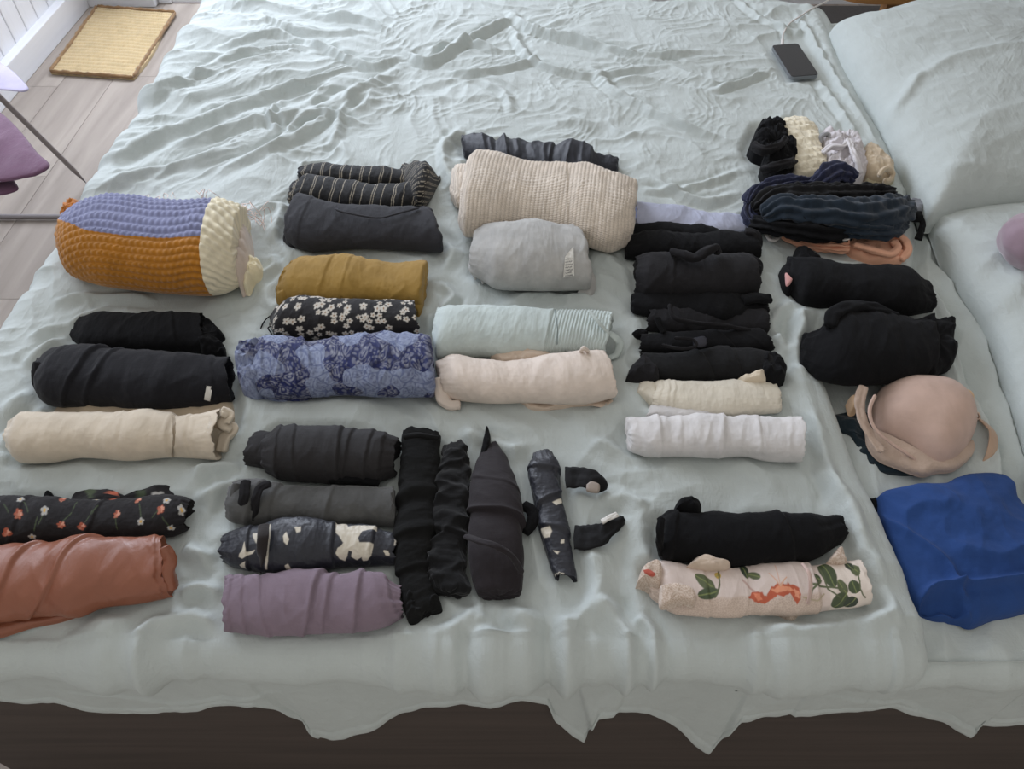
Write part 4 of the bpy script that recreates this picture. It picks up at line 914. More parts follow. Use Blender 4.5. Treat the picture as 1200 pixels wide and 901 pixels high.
# ---------------- fourth column
PALEB = cm((172, 176, 196), 'pale_lavender_blue_cotton', sheen=.1)
roll('lavender_blue_top', 'thin pale lavender-blue folded top above the stack of black rolls', 'folded top', [(746, 238), (780, 240), (810, 244), (840, 250), (872, 252)], [(745, 265), (780, 268), (820, 272), (850, 274), (884, 268)], PALEB, k=.3, sd=40, amp=1.2, endA='flat', endB='round', skew=.8)
def x_b1(t, g):
    g2 = roll_geo([(746, 262), (775, 259), (810, 262), (838, 268)], [(742, 280), (780, 283), (815, 282), (840, 284)], k=.5, nu=90, nv=60, sd=42, endA='round', endB='round')
    t.add('gathered_waist', g2['V'], g2['F'], BLACK)
    strip(t, 'twisted_end', [(872, 272, .03), (884, 275, .028), (887, 288, .018), (880, 298, .01)], .008, .008, BLACK2, pleats=3)
roll('black_stack_roll_gathered', 'black roll with gathered waist, topmost of the black stack', 'rolled shorts', [(740, 275), (770, 272), (810, 274), (850, 272), (880, 272)], [(737, 304), (770, 306), (810, 304), (850, 304), (888, 302)], BLACK, k=.55, sd=41, extra=x_b1, endA='round', endB='spiral', amp=1.4)
def x_b2(t, g):
    strip(t, 'collar', [(786, 295, .06), (800, 298, .066), (815, 302, .068), (828, 294, .075), (838, 291, .07), (842, 298, .06)], [.006, .010, .010, .010, .006], .008, BLACK2, pleats=2)
    flat(t, 'sleeve_corner', [(868, 300), (880, 300), (896, 311), (893, 319), (880, 323), (868, 322)], .03, BLACK2, smooth=False, p=.9)
roll('black_stack_roll_collared', 'black roll with a raised collar lump, second of the black stack', 'rolled shirt', [(746, 302), (760, 298), (800, 298), (840, 298), (876, 299)], [(744, 342), (760, 350), (800, 350), (840, 349), (884, 345)], cm((34, 33, 35), 'soft_black_cotton', sheen=.05, vary=.14, spec=.15, crumple=.3), k=.66, sd=43, extra=x_b2, endA='spiral', endB='round', seams=[(.34, .30, .002)])
def x_b3(t, g):
    strip(t, 'neckline', [(784, 356, .045), (790, 372, .04), (812, 378, .035), (850, 382, .03), (880, 388, .02)], .003, .004, BLACK2, rough=.0005)
    strip(t, 'rolled_tip', [(870, 352, .028), (888, 349, .03), (903, 350, .024)], .010, .006, BLACK)
roll('black_stack_roll_curved', 'black roll with a curved neckline fold, third of the black stack', 'rolled top', [(746, 345), (770, 343), (820, 341), (860, 343), (893, 347)], [(745, 368), (765, 372), (810, 376), (860, 378), (895, 372)], BLACK, k=.55, sd=44, extra=x_b3, endA='round', endB='round', amp=1.5)
roll('black_stack_roll_slim', 'slim black roll squeezed between two wider ones, fourth of the black stack', 'rolled top', [(762, 362), (790, 362), (830, 364), (860, 364), (893, 364)], [(758, 388), (790, 390), (830, 392), (860, 393), (895, 392)], BLACK2, k=.55, sd=45, endA='spiral', endB='round', amp=1.8,
     extra=lambda t, g: strip(t, 'ribbed_edge', [(770, 372, .03), (774, 382, .025), (778, 390, .02)], .005, .003, BLACK, pleats=2))
def x_b5(t, g):
    strip(t, 'waist_loop', [(775, 404, .04), (795, 408, .038), (815, 406, .038), (812, 398, .042), (790, 396, .045)], .0025, .0025, BLACK2, rough=.0004)
    flat(t, 'satin_patch', [(812, 396), (826, 394), (828, 404), (814, 405)], .005, cm((38, 38, 46), 'black_satin_patch', rough=.4, sheen=0), base=BED + .036, amp=.0004)
    flat(t, 'small_tip', [(740, 392), (752, 386), (760, 390), (754, 396), (744, 396)], .012, BLACK)
roll('black_stack_roll_looped', 'black roll with a thin loop and satin patch, fifth of the black stack', 'rolled trousers', [(752, 392), (780, 390), (830, 388), (860, 386), (885, 384)], [(750, 412), (780, 414), (830, 412), (870, 414), (902, 412)], cm((19, 19, 21), 'dense_black_twill', vary=.1, spec=.15, sheen=.03), k=.6, sd=46, extra=x_b5, endA='spiral', endB='round', seams=[(.6, .75, .002)])
def x_b6(t, g):
    flat(t, 'splayed_corner', [(733, 444), (738, 432), (748, 422), (756, 416), (772, 436), (770, 448), (750, 448)], .028, BLACK2, amp=.003)
    flat(t, 'rounded_cuff', [(892, 446), (888, 425), (898, 412), (914, 418), (923, 432), (920, 446), (906, 452)], .036, BLACK, smooth=False, amp=.006)
roll('black_stack_roll_lowest', 'wide black roll with splayed corners, lowest of the black stack', 'rolled trousers', [(752, 414), (790, 412), (830, 408), (870, 408), (905, 412)], [(764, 443), (790, 447), (830, 446), (870, 445), (908, 448)], cm((26, 26, 27), 'charcoal_black_cotton', sheen=.05, spec=.15), k=.6, sd=47, extra=x_b6, endA='flat', endB='round', seams=[(.40, .50, .0025), (.66, .72, .002)])
IV = cm((212, 204, 188), 'ivory_jersey')
WHT = cm((210, 207, 206), 'white_cotton')
def x_iv(t, g):
    flat(t, 'sleeve_tip', [(746, 460), (750, 447), (762, 448), (772, 453), (768, 473), (758, 468)], .018, IV, amp=.002)
    flat(t, 'white_lining', [(756, 487), (765, 472), (790, 474), (815, 484), (842, 478), (850, 488), (800, 492)], .016, WHT, amp=.002)
    flat(t, 'back_layer', [(862, 446), (885, 441), (898, 440), (897, 450), (870, 452)], .03, cm((214, 200, 178), 'ivory_lining'))
roll('ivory_folded_tee', 'ivory folded T-shirt directly below the black stack', 'rolled t-shirt', [(770, 447), (785, 445), (830, 446), (870, 446), (905, 448)], [(764, 476), (790, 483), (815, 486), (860, 487), (910, 484)], IV, k=.45, sd=48, extra=x_iv, endA='flat', endB='round', seams=[(.05, .05, .001), (.11, .12, .0012), (.16, .17, .001)], amp=.8)
roll('white_rolled_tee', 'pure white rolled T-shirt, lowest and brightest of the upper fourth column', 'rolled t-shirt', [(739, 490), (770, 488), (810, 487), (840, 485), (880, 485), (910, 488), (938, 489)], [(743, 530), (760, 535), (800, 534), (840, 536), (870, 534), (900, 540), (938, 541)], WHT, k=.62, sd=49,
     seams=[(.16, .16, .0015), (.30, .28, .001), (.56, .52, .0015), (.75, .75, .0015)], endA='round', endB='flat', amp=1.0, style=(.04, .16, .002, .0015))
def x_lb(t, g):
    flat(t, 'strap_bump', [(790, 600), (791, 592), (800, 590), (818, 592), (822, 602), (815, 608)], .05, BLACK)
    strip(t, 'cuff_edge', [(775, 606, .06), (773, 625, .055), (775, 650, .02)], .004, .004, BLACK)
roll('black_rolled_leggings', 'large soft black roll lying against the pink floral silk', 'rolled leggings', [(773, 606), (785, 599), (830, 601), (880, 602), (910, 599), (940, 604), (968, 604)], [(770, 640), (776, 655), (810, 658), (860, 662), (910, 660), (950, 657), (978, 642)], BLACK, k=.72, sd=50,
     extra=x_lb, endA='spiral', endB='round', bulge=.02, seams=[(.11, .11, .002), (.68, .74, .002)], amp=.9)
def silk_col(g):
    c = fill(len(g['U']), (216, 200, 192)); S = g['S']
    c = mixc(c, (S > .80) * .5, (232, 222, 208))
    f = (1 - np.cos(np.clip(g['TH'], 0, math.pi))) / 2
    lace = sm(.66, .74, f + .03 * pn(g['U'] / .012, g['U'] * 0, 3)) * ((S < .76) & (g['TH'] < 3.6)); d1, d2, _ = worley(g['U'] / .0030, g['W'] / .0030, 5)
    c = mixc(c, lace * .8, (188, 166, 150)); c = mixc(c, lace * sm(.25, .1, d2 - d1) * .8, (214, 196, 182))
    def leaf(c, x, y, x2, y2, w, rgb):
        a, b = np.array(uvat(g, x, y)), np.array(uvat(g, x2, y2)); d = b - a; L = np.hypot(*d) + 1e-9; d /= L
        p = (g['U'] - a[0]) * d[0] + (g['W'] - a[1]) * d[1]; q = -(g['U'] - a[0]) * d[1] + (g['W'] - a[1]) * d[0]; s = p / L
        m = (s > 0) & (s < 1); wd = w * np.sqrt(np.clip(4 * s * (1 - s), 0, 1)); c = mixc(c, m * sm(wd + .0006, wd - .0006, np.abs(q)), rgb)
        return mixc(c, m * sm(.0009, .0003, np.abs(q)) * .6, (140, 150, 90))
    G1, G2, G3 = (66, 78, 50), (88, 96, 64), (50, 60, 44)
    for a in ((814, 674, 838, 690, .006, G2), (818, 698, 842, 692, .005, G1), (868, 664, 876, 678, .005, G3), (876, 672, 891, 676, .004, G2), (962, 662, 978, 688, .010, G1), (954, 672, 962, 680, .004, G1), (995, 664, 1008, 672, .006, G2), (998, 680, 1004, 695, .008, G1), (982, 680, 992, 696, .006, G2), (976, 712, 992, 696, .010, G1), (990, 716, 1003, 700, .008, G3), (990, 660, 1000, 668, .005, G3), (838, 676, 844, 672, .004, (190, 160, 80))):
        c = leaf(c, *a)
    for pts, k in (([(842, 668), (843, 685), (838, 700)], G2), ([(962, 680), (952, 690), (950, 700)], G2), ([(958, 664), (970, 690), (985, 700)], G2), ([(950, 684), (975, 688), (990, 690)], G2), ([(1006, 664), (1008, 690), (1014, 700)], G2), ([(870, 680), (886, 694), (896, 702)], (190, 160, 150)), ([(942, 700), (958, 704), (966, 696)], (180, 165, 140))):
        c = line_uv(c, g, pts, .0010, k)
    for pl, rgb in (([(878, 700), (882, 694), (890, 694), (898, 700), (902, 692), (908, 686), (918, 684), (930, 686), (937, 690), (938, 702), (934, 707), (930, 700), (926, 694), (918, 698), (910, 697), (904, 702), (896, 707), (888, 706)], (184, 88, 58)), ([(905, 692), (914, 686), (926, 688), (930, 692), (920, 692), (912, 694)], (224, 148, 112)), ([(884, 696), (890, 696), (893, 702), (888, 703)], (220, 130, 96)), ([(931, 690), (936, 693), (936, 700), (932, 698)], (222, 150, 118))):
        q = [uvat(g, *p) for p in pl]; wu = g['U'] + .0012 * pn(g['U'] / .004, g['W'] / .004, 6); wv = g['W'] + .0012 * pn(g['U'] / .004, g['W'] / .004, 8)
        d, _, _ = dpoly(wu, wv, q + [q[0]]); c = mixc(c, np.where(inside(wu, wv, q), 1.0, sm(.0012, 0, d)) * ((g['TH'] > -.3) & (g['TH'] < 3.6)), rgb)
    for x, y in ((901, 672), (908, 662), (922, 676)): c = line_uv(c, g, [(915, 686), (x, y)], .0006, (214, 168, 140))
    return c
def x_silk(t, g):
    LACE = fabric('beige_lace', attr=True, rough=.9, bump=.6, scale=300, kind='noise')
    def lc(V):
        d1, d2, _ = worley(V[:, 0] / .0030, (V[:, 1] + V[:, 2]) / .0030, 7); return mixc(fill(len(V), (186, 164, 146)), sm(.3, .1, d2 - d1), (212, 196, 182))
    flat(t, 'lace_cuff', [(746, 684), (752, 668), (762, 660), (772, 660), (776, 672), (774, 692), (764, 690), (755, 686)], .035, LACE, col=lc, M=120, R=30, amp=.003)
    flat(t, 'lace_trim', [(774, 686), (792, 683), (812, 690), (815, 708), (800, 706), (775, 710)], .018, LACE, col=lc, M=120, R=30, base=BED + .028, amp=.002)
    flat(t, 'beige_back_layer', [(800, 668), (812, 656), (822, 654), (838, 658), (856, 664), (850, 672), (820, 672)], .042, BLUSHD)
    flat(t, 'lace_point', [(900, 712), (915, 708), (938, 712), (935, 722), (928, 727), (918, 722)], .012, LACE, col=lc, M=80, R=16)
    flat(t, 'lace_back', [(965, 664), (975, 650), (984, 643), (990, 655), (990, 666)], .03, LACE, col=lc, M=80, R=16)
    flat(t, 'red_print_tip', [(754, 668), (760, 667), (768, 672), (765, 675), (756, 672)], .005, cm((186, 92, 76), 'coral_print'), base=BED + .03, amp=.0005, label='coral petal printed near the lace end')
    strip(t, 'folded_edge', [(940, 660, .05), (948, 672, .058), (950, 690, .05), (945, 715, .01)], .0022, .0018, SATIN, rough=.0003, col=None)
    t.parts[-1]['mat'] = cm((196, 170, 160), 'pink_silk_edge', rough=.5)
roll('pink_floral_silk_camisole', 'pink silk roll with green leaves, an orange flower and lace edging', 'rolled camisole', [(762, 663), (780, 658), (805, 664), (830, 668), (860, 666), (890, 660), (940, 660), (980, 660), (1007, 657)],
     [(770, 705), (785, 716), (810, 720), (850, 722), (890, 720), (930, 722), (970, 716), (1000, 712), (1018, 706)], SATIN, color=silk_col, extra=x_silk, k=.5, nu=380, nv=240, sd=51, amp=.9, fine=.0002, endA='round', endB='flat', seams=[(.24, .24, .0015), (.46, .40, .001), (.745, .755, .0025)])

# ---------------- fifth column: smalls, dark heap, bra, blue top
lump('black_balled_socks', 'pair of chunky black socks balled beside the cream knit sock', 'socks', [(876, 176), (884, 160), (890, 150), (903, 149), (918, 156), (920, 168), (930, 180), (934, 194), (926, 208), (912, 215), (898, 212), (890, 200), (895, 190), (882, 184)], .055, BLACK, amp=.009, sc=.022, sd=60,
     extra=lambda t: (strip(t, 'folded_cuff', [(882, 170, .055), (895, 176, .062), (912, 172, .058), (920, 164, .05)], .007, .009, BLACK2, pleats=4), strip(t, 'folded_cuff', [(893, 200, .045), (905, 196, .062), (922, 192, .058), (930, 190, .04)], .007, .009, BLACK2, pleats=4)))
def cable(x, y, px): return .0022 * np.abs(np.sin((x + .4 * y) / .0042)) * np.abs(np.sin((y - .3 * x) / .0065)) + 0 * x
lump('cream_cable_knit_beanie', 'cream cable-knit beanie lying behind the black balled socks', 'beanie', [(905, 150), (915, 146), (930, 143), (945, 148), (956, 158), (960, 172), (962, 185), (968, 200), (962, 210), (945, 214), (930, 212), (922, 195), (912, 175)], .045, cm((222, 212, 188), 'cream_wool', sheen=.3, bump=.5), amp=.003, sc=.03, sd=61, disp=cable, R=70, M=260)
lump('white_crumpled_underwear', 'crumpled white underwear between the cream beanie and the beige sock', 'underwear', [(960, 162), (964, 158), (970, 159), (976, 166), (988, 164), (996, 160), (1003, 163), (1005, 172), (1010, 182), (1014, 205), (1005, 214), (990, 212), (970, 210), (963, 190)], .045, cm((208, 203, 206), 'greyish_white_cotton'), amp=.009, sc=.02, sd=62,
     extra=lambda t: (strip(t, 'grey_elastic', [(961, 168, .03), (962, 160, .04), (970, 157, .04), (972, 163, .035)], .004, .004, cm((150, 150, 152), 'grey_elastic_cloth')), strip(t, 'gathered_edge', [(964, 180, .04), (974, 172, .05), (988, 172, .05), (992, 166, .045)], .004, .006, cm((216, 212, 214), 'white_edge'), pleats=3), strip(t, 'gathered_edge', [(994, 164, .045), (998, 176, .05), (1004, 190, .045), (1008, 204, .03)], .005, .006, cm((216, 212, 214), 'white_edge'), pleats=3)))
SOCK = cm((196, 178, 152), 'beige_sock_knit', sheen=.3)
lump('beige_rolled_sock', 'single beige sock rolled up at the right end of the smalls row', 'sock', [(1008, 184), (1013, 175), (1020, 175), (1030, 184), (1040, 194), (1046, 203), (1043, 212), (1032, 215), (1018, 212), (1010, 202)], .040, SOCK, amp=.003, sc=.02, sd=63,
     extra=lambda t: (flat(t, 'lower_sock', [(1012, 214), (1018, 207), (1035, 212), (1046, 206), (1048, 212), (1040, 217), (1022, 219)], .014, cm((176, 166, 138), 'khaki_beige_knit')),
                      strip(t, 'rolled_cuff', [(1030, 207, .035), (1034, 200, .042), (1041, 198, .038), (1046, 204, .028), (1043, 211, .02), (1036, 212, .024)], .0045, .006, SOCK, rough=.0005)))
B5 = BED - .008
TEALD = cm((26, 38, 50), 'dark_teal_navy_jersey', sheen=.15); NAVY2 = cm((38, 42, 66), 'indigo_cotton', sheen=.15)
def pleat(t, part, pts, w, h, mat, sd, label=None, z=BED): strip(t, part, pts, w, h, mat, pleats=9, pamp=.0032, sd=sd, n=110, m=72, rough=.0030, label=label, z=z)
def mk_heap():
    t = Thing('indigo_balled_tights', 'indigo tights in a small knot resting on the dark heap below the socks', 'tights')
    pleat(t, 'knot', [(950, 222, .045), (965, 212, .055), (975, 204, .06), (990, 205, .055), (999, 213, .045)], [.014, .022, .026, .020], [.012, .018, .020, .014], NAVY2, 71); 
    pleat(t, 'leg', [(878, 240, .03), (888, 226, .04), (915, 217, .045), (945, 216, .045), (965, 214, .045)], [.012, .015, .013, .012], [.012, .014, .012], NAVY2, 72); t.done()
    t = Thing('black_folded_knickers', 'black folded underwear along the top ridge of the dark heap', 'underwear')
    pleat(t, 'body', [(884, 248, .03), (905, 232, .05), (945, 230, .055), (1000, 228, .055), (1048, 226, .04)], [.016, .026, .024, .020, .014], [.014, .020, .018, .012], BLACKS, 73); t.done()
    t = Thing('dark_teal_pyjama_top', 'dark teal-navy garment draped across the middle of the dark heap', 'garment')
    pleat(t, 'body', [(894, 256, .04), (915, 246, .055), (950, 248, .06), (1000, 252, .06), (1040, 248, .05), (1062, 238, .03)], [.020, .034, .036, .040, .038, .018], [.018, .024, .024, .022, .014], TEALD, 74)
    pleat(t, 'lower_fold', [(985, 266, .045), (1010, 266, .05), (1035, 268, .045), (1056, 258, .03)], [.018, .022, .024, .016], [.014, .016, .014], TEALD, 75); t.done()
    t = Thing('black_low_heap_underwear', 'black garment at the near side of the dark heap, above the peach bra', 'underwear')
    pleat(t, 'body', [(884, 262, .015), (900, 262, .03), (940, 266, .045), (975, 270, .04), (1000, 268, .03)], [.018, .022, .028, .026, .016], [.012, .018, .018, .012], BLACK, 76)
    pleat(t, 'side_fold', [(880, 236, .025), (878, 252, .02), (888, 268, .012)], [.010, .012, .010], [.010, .010, .008], NAVY2, 77, label='indigo fold'); t.done()
    t = Thing('grey_strap_underwear', 'thin grey-black straps sticking out at the right end of the dark heap', 'underwear')
    flat(t, 'grey_patch', [(1062, 238), (1070, 234), (1080, 236), (1082, 244), (1076, 252), (1064, 250)], .02, cm((120, 122, 128), 'grey_mesh'))
    strip(t, 'black_fold', [(1055, 256, .02), (1066, 252, .02), (1078, 254, .014)], .012, .010, BLACK)
    strip(t, 'hanging_strap', [(1078, 252, .014), (1081, 262, .008), (1079, 272, .005), (1076, 281, .004)], [.004, .005, .007], .003, BLACK); t.done()
    t = Thing('peach_bralette', 'peach-pink bralette showing from under the near side of the dark heap', 'bra')
    PEACH = cm((222, 168, 140), 'peach_microfibre', sheen=.1, rough=.75)
    pleat(t, 'band', [(906, 262, .012), (925, 276, .012), (950, 284, .014), (975, 288, .014), (995, 288, .016)], [.008, .012, .013, .014], [.008, .008, .008], PEACH, 78)
    flat(t, 'cup', [(985, 286), (1000, 278), (1030, 276), (1050, 272), (1058, 278), (1064, 290), (1060, 302), (1050, 308), (1030, 306), (1005, 300)], .022, PEACH, amp=.004)
    strip(t, 'cup_edge', [(1050, 274, .024), (1060, 282, .022), (1064, 294, .018), (1055, 305, .012)], .007, .006, PEACH)
    strip(t, 'cup_fold', [(1000, 286, .024), (1020, 292, .024), (1042, 298, .02), (1052, 290, .024), (1046, 282, .026)], .007, .005, PEACH)
    flat(t, 'inner_label', [(1044, 286), (1052, 283), (1056, 289), (1050, 294)], .004, cm((150, 126, 118), 'taupe_label'), base=BED + .018); t.done()
    t = Thing('white_lace_strap', 'white lace straps poking out on both sides of the peach bralette', 'lace strap')
    LW = cm((205, 200, 196), 'white_lace')
    strip(t, 'lace', [(890, 268, .01), (898, 274, .008), (903, 281, .006), (910, 280, .008), (916, 272, .01)], .005, .003, LW, pleats=2)
    strip(t, 'lace', [(978, 280, .03), (992, 280, .034), (998, 270, .036), (1006, 262, .04), (1004, 270, .036), (1014, 272, .034), (1026, 278, .028)], .004, .003, LW, pleats=2); t.done()
FOOT.append([tuple(P(a, b)[:2]) for a, b in [(880, 225), (1075, 228), (1082, 260), (1065, 308), (980, 300), (905, 285), (880, 260)]])
TODO.append(mk_heap)
def x_pink(t, g):
    flat(t, 'open_end', [(915, 325), (914, 316), (922, 312), (930, 316), (931, 332), (926, 342), (919, 336)], .035, BLACK)
    flat(t, 'pink_label', [(920, 320), (928, 318), (930, 327), (922, 334)], .006, cm((214, 158, 154), 'pink_label'), base=BED + .027, amp=.0008, label='pink label at the open end')
    flat(t, 'pointed_corner', [(930, 316), (929, 304), (932, 291), (940, 293), (950, 301), (964, 308), (950, 318)], .035, BLACK, smooth=False, p=.9)
roll('black_roll_pink_label', 'black roll with a small pink label at its left end, below the peach bralette', 'rolled top', [(930, 303), (950, 303), (985, 310), (1030, 311), (1065, 315), (1082, 328)], [(926, 345), (940, 358), (975, 362), (1010, 366), (1050, 370), (1086, 366)], BLACK, k=.6, sd=80, extra=x_pink, endA='round', endB='round', bulge=.012, amp=1.1, base=B5)
def x_bk(t, g):
    strip(t, 'neck_fold', [(972, 385, .05), (976, 370, .055), (990, 362, .055), (1012, 360, .05), (1035, 366, .045), (1052, 374, .04)], [.008, .012, .010, .006], .009, BLACK, pleats=3)
    flat(t, 'ragged_sleeve', [(1060, 378), (1080, 372), (1092, 370), (1094, 376), (1116, 373), (1121, 382), (1118, 390), (1122, 412), (1117, 426), (1104, 432), (1095, 440), (1085, 440), (1066, 446)], .035, BLACK, amp=.005, sc=.025)
roll('black_bundled_jumper', 'big soft black bundle with a ragged right sleeve, just above the beige bra', 'bundled jumper', [(948, 392), (962, 384), (975, 370), (1000, 366), (1040, 368), (1070, 374), (1090, 374)], [(943, 432), (958, 444), (990, 450), (1030, 450), (1065, 446), (1090, 436)], BLACK, k=.45, sd=81, extra=x_bk, endA='round', endB='round', bulge=.01, amp=1.4, base=B5, nu=140)
SB = SHZ
BRA = cm((196, 168, 154), 'beige_moulded_foam', rough=.7, sheen=.15, bump=.08); BRAL = cm((186, 164, 148), 'beige_lace_edge', bump=.8, scale=300, kind='noise')
lump('dark_teal_underwear', 'dark teal underwear peeking out beneath the beige bra', 'underwear', [(972, 486), (990, 484), (1004, 482), (1040, 500), (1100, 530), (1128, 534), (1136, 542), (1120, 548), (1090, 556), (1050, 556), (1022, 551), (1008, 535), (996, 512), (980, 504)], .013, cm((20, 36, 44), 'dark_teal_cotton'), base=SB, amp=.005, sc=.03, sd=82, foot=False)
def bra_extra(t):
    FB = dict(base=SB)
    strip(t, 'lace_trim', [(1012, 452, .06), (1007, 470, .055), (1010, 490, .048), (1020, 510, .04), (1033, 530, .034)], [.006, .007, .006], .003, BRAL, pleats=3, pamp=.0008, z=SB)
    strip(t, 'cup_edge', [(1026, 462, .07), (1019, 480, .062), (1024, 500, .052), (1040, 516, .045), (1060, 530, .036), (1082, 545, .02)], .0025, .002, BRA, rough=.0003, z=SB)
    FB['base'] = SB + .014
    flat(t, 'lower_cup', [(1015, 500), (1025, 505), (1060, 528), (1088, 540), (1112, 545), (1140, 515), (1142, 530), (1120, 549), (1098, 552), (1082, 556), (1050, 545), (1030, 536), (1018, 520)], .016, BRAL, amp=.0015, **FB)
    flat(t, 'side_wing', [(1100, 458), (1118, 458), (1138, 462), (1142, 468), (1132, 476), (1118, 472)], .025, cm((206, 172, 138), 'tan_satin'), amp=.002, **FB)
    flat(t, 'side_wing', [(994, 468), (1002, 466), (1006, 478), (998, 480)], .03, cm((206, 172, 138), 'tan_satin'), amp=.001, **FB)
    strip(t, 'strap', [(1142, 486, .02), (1154, 496, .03), (1163, 506, .034), (1164, 520, .03), (1160, 536, .02), (1152, 552, .006)], [.004, .007, .009, .009, .008], .002, cm((180, 152, 130), 'tan_strap', rough=.6), rough=.0003, z=SB, tilt=.5)
    strip(t, 'strap_ring', [(1140, 486, .03), (1146, 484, .034), (1148, 490, .03), (1142, 492, .026)], .0018, .0018, plain('ring_metal', srgb(190, 170, 155), .3, .8), rough=0, z=SB)
lump('beige_moulded_bra', 'beige moulded bra lying cup-up between the black bundle and the blue top', 'bra', [(1020, 478), (1026, 462), (1040, 452), (1065, 450), (1100, 453), (1122, 464), (1138, 482), (1142, 502), (1136, 520), (1122, 538), (1104, 548), (1088, 545), (1062, 528), (1036, 512), (1024, 498)], .078, BRA, base=SB, amp=.0006, sc=.08, R=60, M=200, p=.8, edge=.8, zf=.22, extra=bra_extra, sd=83, foot=False)
BLUE = cm((40, 70, 126), 'royal_blue_cotton', sheen=.05, rough=.85, spec=.2)
def blue_disp(x, y, px):
    X, Y = px[..., 0], px[..., 1]; h = 0
    for pts, w, a in (([(1030, 608), (1060, 625), (1085, 640), (1112, 662), (1122, 682)], 5, .006), ([(1030, 560), (1080, 575), (1140, 600)], 14, .004), ([(1075, 715), (1082, 696), (1100, 686), (1150, 684), (1210, 676)], 4, .010), ([(1130, 640), (1170, 650), (1200, 640)], 10, .004), ([(1122, 688), (1128, 705), (1132, 728)], 5, .007), ([(1060, 600), (1080, 590), (1105, 592)], 8, .004)):
        d, s, _ = dpoly(X, Y, resample(pts, 14)); h = h + 1.5 * a * np.exp(-(d / w) ** 1.5)
    d = dpoly(X, Y, [(1085, 712), (1105, 706), (1122, 712)])[0]; h = h - .014 * sm(16, 4, d)
    return h
lump('royal_blue_folded_top', 'royal blue folded top at the right edge of the bed, below the bra', 'folded top', [(1028, 582), (1036, 576), (1070, 572), (1105, 568), (1120, 560), (1140, 555), (1165, 554), (1186, 564), (1194, 585), (1215, 610), (1240, 640), (1235, 700), (1200, 716), (1165, 724), (1142, 733), (1125, 728), (1092, 722), (1072, 712), (1058, 690), (1045, 650), (1034, 615)],
     .042, BLUE, base=SB, amp=.0035, sc=.08, R=110, M=360, p=.62, edge=.8, disp=blue_disp, sd=84, foot=False,
     extra=lambda t: flat(t, 'black_strap', [(1019, 585), (1030, 583), (1034, 600), (1025, 601)], .006, BLACK, base=SB))

# ---------------- phone and its cable
def mk_phone():
    t = Thing('smartphone', 'black smartphone lying face up near the pillow', 'phone')
    q = [P(905, 53, BED + .014), P(934, 50.5, BED + .014), P(961, 88, BED + .014), P(926, 90.5, BED + .014)]
    q = [np.array(a) for a in q]; ex = (q[1] - q[0] + q[2] - q[3]) / 2; ey = (q[0] - q[3] + q[1] - q[2]) / 2; c = sum(q) / 4
    def slab(w, h, z0, z1, r):
        ring = []
        for cx, cy, a0 in ((1, 1, 0), (-1, 1, 90), (-1, -1, 180), (1, -1, 270)):
            for k in range(7):
                a = math.radians(a0 + k * 15); rx = r / np.linalg.norm(ex); ry = r / np.linalg.norm(ey)
                ring.append(c + ex * (cx * (w / 2 - rx) + rx * math.cos(a)) + ey * (cy * (h / 2 - ry) + ry * math.sin(a)))
        ring = np.array(ring); n = len(ring); b = ring.copy(); b[:, 2] = z0; tp = ring.copy(); tp[:, 2] = z1
        return np.vstack([b, tp]), [tuple(range(n))[::-1], tuple(range(n, 2 * n))] + [(i, (i + 1) % n, n + (i + 1) % n, n + i) for i in range(n)]
    V, F = slab(1, 1, BED + .006, BED + .014, .010); t.add('body', V, F, plain('phone_body', srgb(120, 124, 128), .35, .3), smooth=False)
    V, F = slab(.96, .975, BED + .0141, BED + .0150, .008); t.add('screen', V, F, plain('phone_glass', srgb(10, 10, 12), .12, 0, .5, .4), smooth=False)
    t.done()
    t = Thing('charging_cable', 'white charging cable curving from the phone up to the far bed edge', 'cable')
    V, F = wire_geo([P(917, 49, BED + .012), P(918, 40, BED + .014), P(925, 28, BED + .012), P(938, 19, BED + .014), P(952, 10, BED + .012), P(968, 2, BED + .012), P(985, -8, BED + .01)], .0022, n=60); t.add('wire', V, F, plain('white_cable', srgb(205, 200, 195), .5))
    V, F = wire_geo([P(916.6, 52.5, BED + .010), P(917, 46, BED + .012)], .004, n=8); t.add('plug', V, F, plain('white_cable', 0)); t.done()
TODO.append(mk_phone)
FOOT.append([tuple(P(a, b)[:2]) for a, b in [(900, 48), (938, 46), (966, 92), (922, 95)]])

